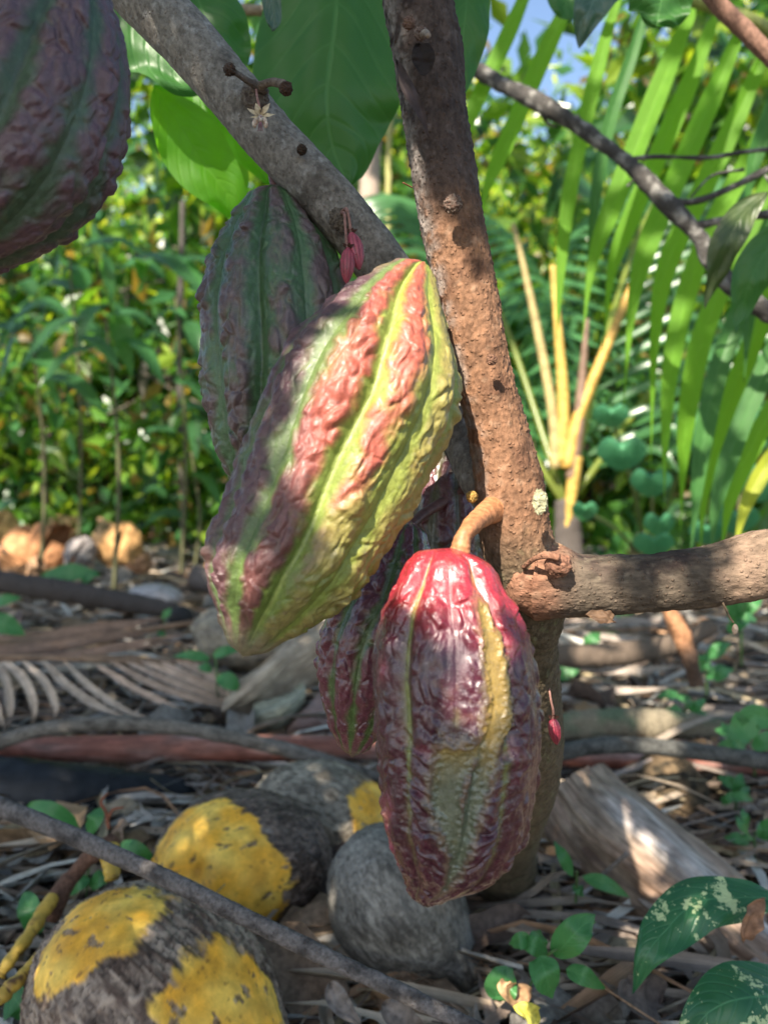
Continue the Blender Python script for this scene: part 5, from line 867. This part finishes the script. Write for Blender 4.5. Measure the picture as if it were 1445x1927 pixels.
def taro(label, lv, base):
    t = thing('taro_plant', G(*base), label, 'plant', 'broad leaved plants behind the side branch'); gb_ = G(*base); dd_ = float((gb_ - CAM) @ FWD)
    for k, (x, y, w, h, d) in enumerate(lv):
        n = 40; a = np.linspace(0, 2 * np.pi, n, endpoint=False); rr = np.linspace(0.02, 1, 12)
        hx = np.sin(a) * (1 + .0 * a); hy = np.cos(a) - .55 * np.exp(-((a - 0) / .35) ** 2) - .55 * np.exp(-((a - 2 * np.pi) / .35) ** 2); hx = hx * (1 - .25 * np.clip(-np.cos(a), 0, 1))
        X = x + rr[:, None] * hx[None] * w / 2; Y = y - rr[:, None] * hy[None] * h / 2; D = d + .02 * np.cos(a * 2)[None] * rr[:, None] ** 2 - .03 * rr[:, None] * hy[None]
        V = P(X, Y, D); b = MB(); U = np.stack([hx[None] * rr[:, None] * .5 + .5, .5 + hy[None] * rr[:, None] * .5], -1); b.add(V, gridfaces(12, n, True), (.06, .2, .1), U.reshape(-1, 2)); b.build('leaf', M['taro'], t)
        pxtube('leaf_stalk', [(x, y, d + .01, 7), ((x + base[0]) / 2 + 6, (y + base[1]) / 2 - 10, (d + dd_) / 2, 7), (base[0], base[1], dd_, 8)], M['stalk'], t, n=20, seg=8, col=(.15, .25, .06))
taro('cluster of round blue green leaves below the hanging frond tips', [(1170, 850, 95, 70, 1.9), (1225, 905, 80, 60, 1.85), (1310, 800, 80, 100, 2.0), (1150, 780, 70, 50, 2.2), (1240, 985, 60, 50, 1.8), (1100, 960, 50, 40, 2.0)], (1215, 1060))
taro('cluster of round bright green leaves above the right end of the side branch', [(1230, 1022, 80, 50, 1.7), (1385, 975, 90, 60, 1.8), (1330, 1000, 70, 50, 1.8), (1430, 900, 90, 90, 2.0), (1400, 830, 90, 70, 2.2), (1440, 800, 60, 60, 2.1)], (1330, 1090))

# ------------------------------------------------------------------ background trees and shrubs
def crown_geo(r, rad, n, ls, cols, ncl=36, spread=.28):
    cl = nrm(r.normal(0, 1, (ncl, 3))) * (r.random((ncl, 1)) ** .4) * np.array(rad); q = cl[r.integers(0, ncl, n)] + r.normal(0, spread, (n, 3)) * np.array(rad) * .55
    L = r.uniform(.6, 1.25, n)[:, None] * ls; d = nrm(r.normal(0, 1, (n, 3)) + np.array([0, 0, -.5])); s = nrm(np.cross(d, r.normal(0, 1, (n, 3)))); nn = np.cross(d, s); w = L * r.uniform(.17, .26, n)[:, None]
    a = q; b = q + d * L * .45 + s * w + nn * w * .3; c = q + d * L; e = q + d * L * .45 - s * w + nn * w * .3; mid = q + d * L * .5
    V = np.stack([a, b, c, e, mid], 1).reshape(-1, 3); i = np.arange(n)[:, None] * 5; Fc = np.concatenate([i + np.array([[0, 1, 4]]), i + np.array([[1, 2, 4]]), i + np.array([[2, 3, 4]]), i + np.array([[3, 0, 4]])])
    C_ = np.array(cols)[r.integers(0, len(cols), n)] * r.uniform(.7, 1.3, (n, 1)); return V, Fc, np.repeat(C_, 5, 0)
YG = [(.16, .3, .02), (.28, .42, .04), (.45, .5, .07), (.08, .17, .025), (.42, .44, .07), (.14, .28, .03)]
GREENS = [(.045, .13, .02), (.08, .19, .025), (.13, .25, .03), (.035, .11, .035), (.2, .3, .035), (.05, .15, .05), (.03, .07, .02), (.16, .12, .04)]
def bgtree(seed, H, rad, n, ls, label, cols=GREENS, low=False, cat='tree'):
    r = np.random.default_rng(seed); t = thing('shrub' if low else 'background_tree', (0, 0, 0), label, cat)
    b = MB(); top = np.array([r.normal(0, .15), r.normal(0, .1), H - rad[2] * .5]); b.add(*tube_geo([(0, 0, -.1), (r.normal(0, .08), 0, H * .35), top], [H * .014 + .008, H * .011 + .006, .008], n=24, seg=10, col=(.06, .05, .04)))
    for k in range(6):
        f = r.uniform(.3, .9); s = top * f; e = s + r.normal(0, .45, 3) * np.array(rad) + np.array([0, 0, .25 * rad[2]]); b.add(*tube_geo([s, (s + e) / 2 + r.normal(0, .05, 3), e], [.012, .008, .004], n=8, seg=6, col=(.13, .11, .09)))
    b.build('trunk', M['twig'], t); c = MB(); V, Fc, C_ = crown_geo(r, rad, n, ls, cols); c.add(V + np.array([0, 0, H - rad[2]]), Fc, C_); c.build('crown', M['crown'], t, smooth=False); return t
protos = [bgtree(1, 5.2, (1.9, 1.5, 2.3), 3200, .17, '', cols=GREENS + YG[:3]), bgtree(2, 4.4, (1.6, 1.3, 2.0), 1900, .26, ''), bgtree(3, 2.3, (.9, .8, 1.1), 1000, .2, '', low=True, cat='shrub'), bgtree(4, 1.5, (.75, .7, .75), 900, .15, '', low=True, cat='shrub'), bgtree(5, 7.5, (2.6, 1.8, 3.4), 4200, .2, '', cols=YG)]
used = set()
rb = np.random.default_rng(77)
LAY = []   # (proto, x, y, scale, label)
def where(x, y):
    px = CX + F * x / y
    return px
spots = []
for (p_, y, x0, x1, n) in ((3, 4.6, -2.7, -.1, 6), (2, 5.6, -3.2, .2, 6), (3, 4.4, .6, 2.8, 4), (2, 5.8, .6, 3.4, 5), (1, 7.0, -4.0, 4.2, 7), (0, 9.0, -5.2, 5.4, 8), (4, 12.5, -7.5, 7.8, 8), (4, 17, -10, 10.5, 8)):
    for k in range(n):
        x = x0 + (x1 - x0) * (k + .5) / n + rb.normal(0, .15)
        px_ = CX + F * x / y; s_ = rb.uniform(.85, 1.12)
        if p_ in (0, 1) and 40 < px_ < 480: s_ *= .62
        if p_ == 4 and y < 15 and 20 < px_ < 480: continue
        if p_ in (0, 1, 4) and 880 < px_ < 1040: continue
        spots.append((p_, x, y + rb.normal(0, .25), s_))
side = lambda px: 'at the far left edge' if px < 120 else 'left, under the corner pod' if px < 300 else 'left of the shaded pod' if px < 430 else 'behind the hanging pods' if px < 760 else 'just right of the brown stem' if px < 1080 else 'behind the palm leaflets' if px < 1330 else 'at the far right edge'
rowname = {3: 'low bushy shrub', 2: 'tall leafy shrub', 1: 'slender broadleaf tree', 0: 'dense broadleaf tree', 4: 'tall sunlit forest tree'}
grp = {3: 'low shrubs at the back', 2: 'tall shrubs at the back', 1: 'slender trees at the back', 0: 'dense trees at the back', 4: 'tall forest trees farthest back'}
depthn = lambda y: 'nearest row' if y < 5.1 else 'second row' if y < 6.4 else 'middle row' if y < 8 else 'deep row' if y < 10.5 else 'next to last row' if y < 15 else 'last row'
ORD = ['leftmost', 'second from the left', 'third from the left', 'fourth from the left', 'fifth from the left', 'sixth from the left', 'seventh from the left', 'eighth from the left', 'ninth from the left', 'tenth from the left', 'rightmost']
from collections import defaultdict
rows_ = defaultdict(list)
for sp_ in spots: rows_[(sp_[0], depthn(sp_[2]))].append(sp_[1])
for k_ in rows_: rows_[k_].sort()
for (p_, x, y, s) in spots:
    px = CX + F * x / y; i_ = rows_[(p_, depthn(y))]; q_ = i_.index(x); lab = ORD[-1 if q_ == len(i_) - 1 else q_] + ' ' + rowname[p_] + ' of the ' + depthn(y); rz = rb.uniform(0, 6.28)
    if p_ not in used:
        used.add(p_); o = protos[p_]; o.location = (x, y, 0); o.rotation_euler = (0, 0, rz); o.scale = (s, s, s); o['label'] = lab; o['group'] = grp[p_]
    else: dup(protos[p_], (x, y, 0), rz, (s, s, s), lab, grp[p_])
# thin trunks seen between the leaves
for k, (x, y0, y1, w, d, c, lb) in enumerate([(338, 380, 1010, 13, 3.9, (.09, .08, .07), 'thin dark sapling trunk left of the shaded pod'), (268, 640, 960, 22, 5.2, (.3, .27, .24), 'pale grey trunk among the back shrubs on the left'), (15, 600, 1000, 20, 5.0, (.1, .08, .06), 'dark trunk at the far left behind the husk pile'), (695, 200, 700, 46, 4.2, (.4, .32, .26), 'pale brown trunk glimpsed between grey branch and brown stem'), (730, 150, 640, 12, 3.6, (.42, .4, .16), 'yellowish thin stem just left of the brown stem'), (1300, 900, 1060, 34, 4.4, (.07, .06, .055), 'dark trunk base under the hanging palm leaflets'), (110, 700, 980, 14, 4.6, (.12, .1, .08), 'brown sapling trunk behind the middle of the husk pile')]):
    g0 = P(x, y1, d); q = [(x + 8, y1 + 20, d, w), (x, (y0 + y1) / 2, d, w * .9), (x + 6, y0, d, w * .75)]; tag(pxtube('sapling_trunk', q, M['twig'], None, n=60, seg=16, disp=barkdisp(.006, .003, 70 + k), col=c), lb, 'trunk')
# broad leaves of understorey plants on the left
r9 = np.random.default_rng(9)
for k, (x, y, d, n, L, lb) in enumerate([(200, 600, 2.6, 10, 150, 'broad leaved understorey plant, left centre'), (60, 620, 2.8, 9, 150, 'broad leaved understorey plant at the left edge'), (330, 560, 3.0, 9, 120, 'broad leaved understorey plant next to the shaded pod'), (130, 480, 3.2, 9, 140, 'broad leaved understorey plant right under the corner pod'), (360, 850, 3.2, 9, 110, 'dark low plant behind the left side of the sunlit pod'), (1000, 780, 3.0, 9, 120, 'broad leaved plant just right of the brown stem'), (1380, 760, 2.6, 9, 120, 'broad leaved plant behind the frond at right')]):
    zb = G(x, max(1000, y + 300)); t = thing('understorey_plant', (P(x, y, d)[0], P(x, y, d)[1], 0), lb, 'plant', 'broad leaved plants in the undergrowth')
    c0 = P(x, y, d); g0 = np.array([c0[0], c0[1], 0.0]); tube('stem', [g0, (g0 + c0) / 2 + np.array([.03, 0, 0]), c0], [.008, .007, .004], M['twig'], t, n=20, seg=8, col=(.12, .12, .06))
    b = MB()
    for j in range(n):
        a = r9.uniform(0, 6.28); l = L * r9.uniform(.6, 1.1) * d / F; dv = np.array([math.cos(a), r9.uniform(-.6, .4), math.sin(a) * .6 - .2]); s0 = c0 + np.array([r9.normal(0, .06), r9.normal(0, .05), r9.normal(0, .12)])
        b.add(*leaf_geo([s0, s0 + dv * l * .5 + np.array([0, 0, .1 * l]), s0 + dv * l - np.array([0, 0, .2 * l])], l * .34, prof='ovate', fold=.15, face=(0, -.5, 1), nu=7, nv=14, col=np.array([.04, .12, .04]) * r9.uniform(.8, 1.5), seed=j))
    b.build('foliage', M['crown'], t)
# high unseen leaf layer, added to cast the dapples on the back
def canopy():
    r = np.random.default_rng(31); n = 5200; x = r.uniform(-9, 9, n); y = r.uniform(-7, 5.5, n); z = r.uniform(4.2, 5.4, n)
    cl = fbm(np.column_stack([x / 1.1, y / 1.1, z * .3]), 2, 5) > -0.12; q = np.column_stack([x, y, z])[cl]
    # keep the shafts that reach the pods and the lit spots of the ground open
    a = q @ Ua; b_ = q @ Va; keep = ~((a > -1.5) & (a < 1.5) & (b_ > B0) & (b_ < 2.4)); q = q[keep]; n = len(q)
    L = r.uniform(.25, .5, n)[:, None]; d = nrm(r.normal(0, 1, (n, 3)) * np.array([1, 1, .35])); s = nrm(np.cross(d, r.normal(0, .3, (n, 3)) + np.array([0, 0, 1]))); w = L * .2
    V = np.stack([q, q + d * L * .5 + s * w, q + d * L, q + d * L * .5 - s * w], 1).reshape(-1, 3); i = np.arange(n)[:, None] * 4; Fc = i + np.array([[0, 1, 2, 3]])
    b = MB(); b.add(V, Fc, (.04, .12, .02)); o = b.build('dapple_leaf_layer', M['crowndull'], smooth=False); tag(o, 'high leaf layer added out of view to dapple the back', 'canopy', kind='stuff')
canopy()
# undergrowth sprigs on the ground at the back
def under():
    r = np.random.default_rng(15); b = MB(); n = 2600
    for k in range(n):
        y = r.uniform(3.4, 9); x = r.uniform(-1, 1) * (.6 + y * .6)
        if y < 4.2 and -1.9 < x < -.8: continue
        z = float(gh(np.array(x), np.array(y))); L = r.uniform(.12, .4); a = r.uniform(0, 6.28); d = np.array([math.cos(a) * .4, math.sin(a) * .4, 1]) * L
        q = np.array([x, y, z]); b.add(*leaf_geo([q, q + d * .6, q + d * np.array([1.6, 1.6, .8])], L * r.uniform(.08, .3), prof='lance', nu=3, nv=6, col=np.array(GREENS[r.integers(6)]) * 1.1, face=(0, -1, .6)))
    o = b.build('undergrowth', M['crown']); tag(o, 'green grassy undergrowth at the foot of the back shrubs', 'undergrowth', kind='stuff')
under()
for o in scene.objects:
    if '_w' in o.keys(): del o['_w']
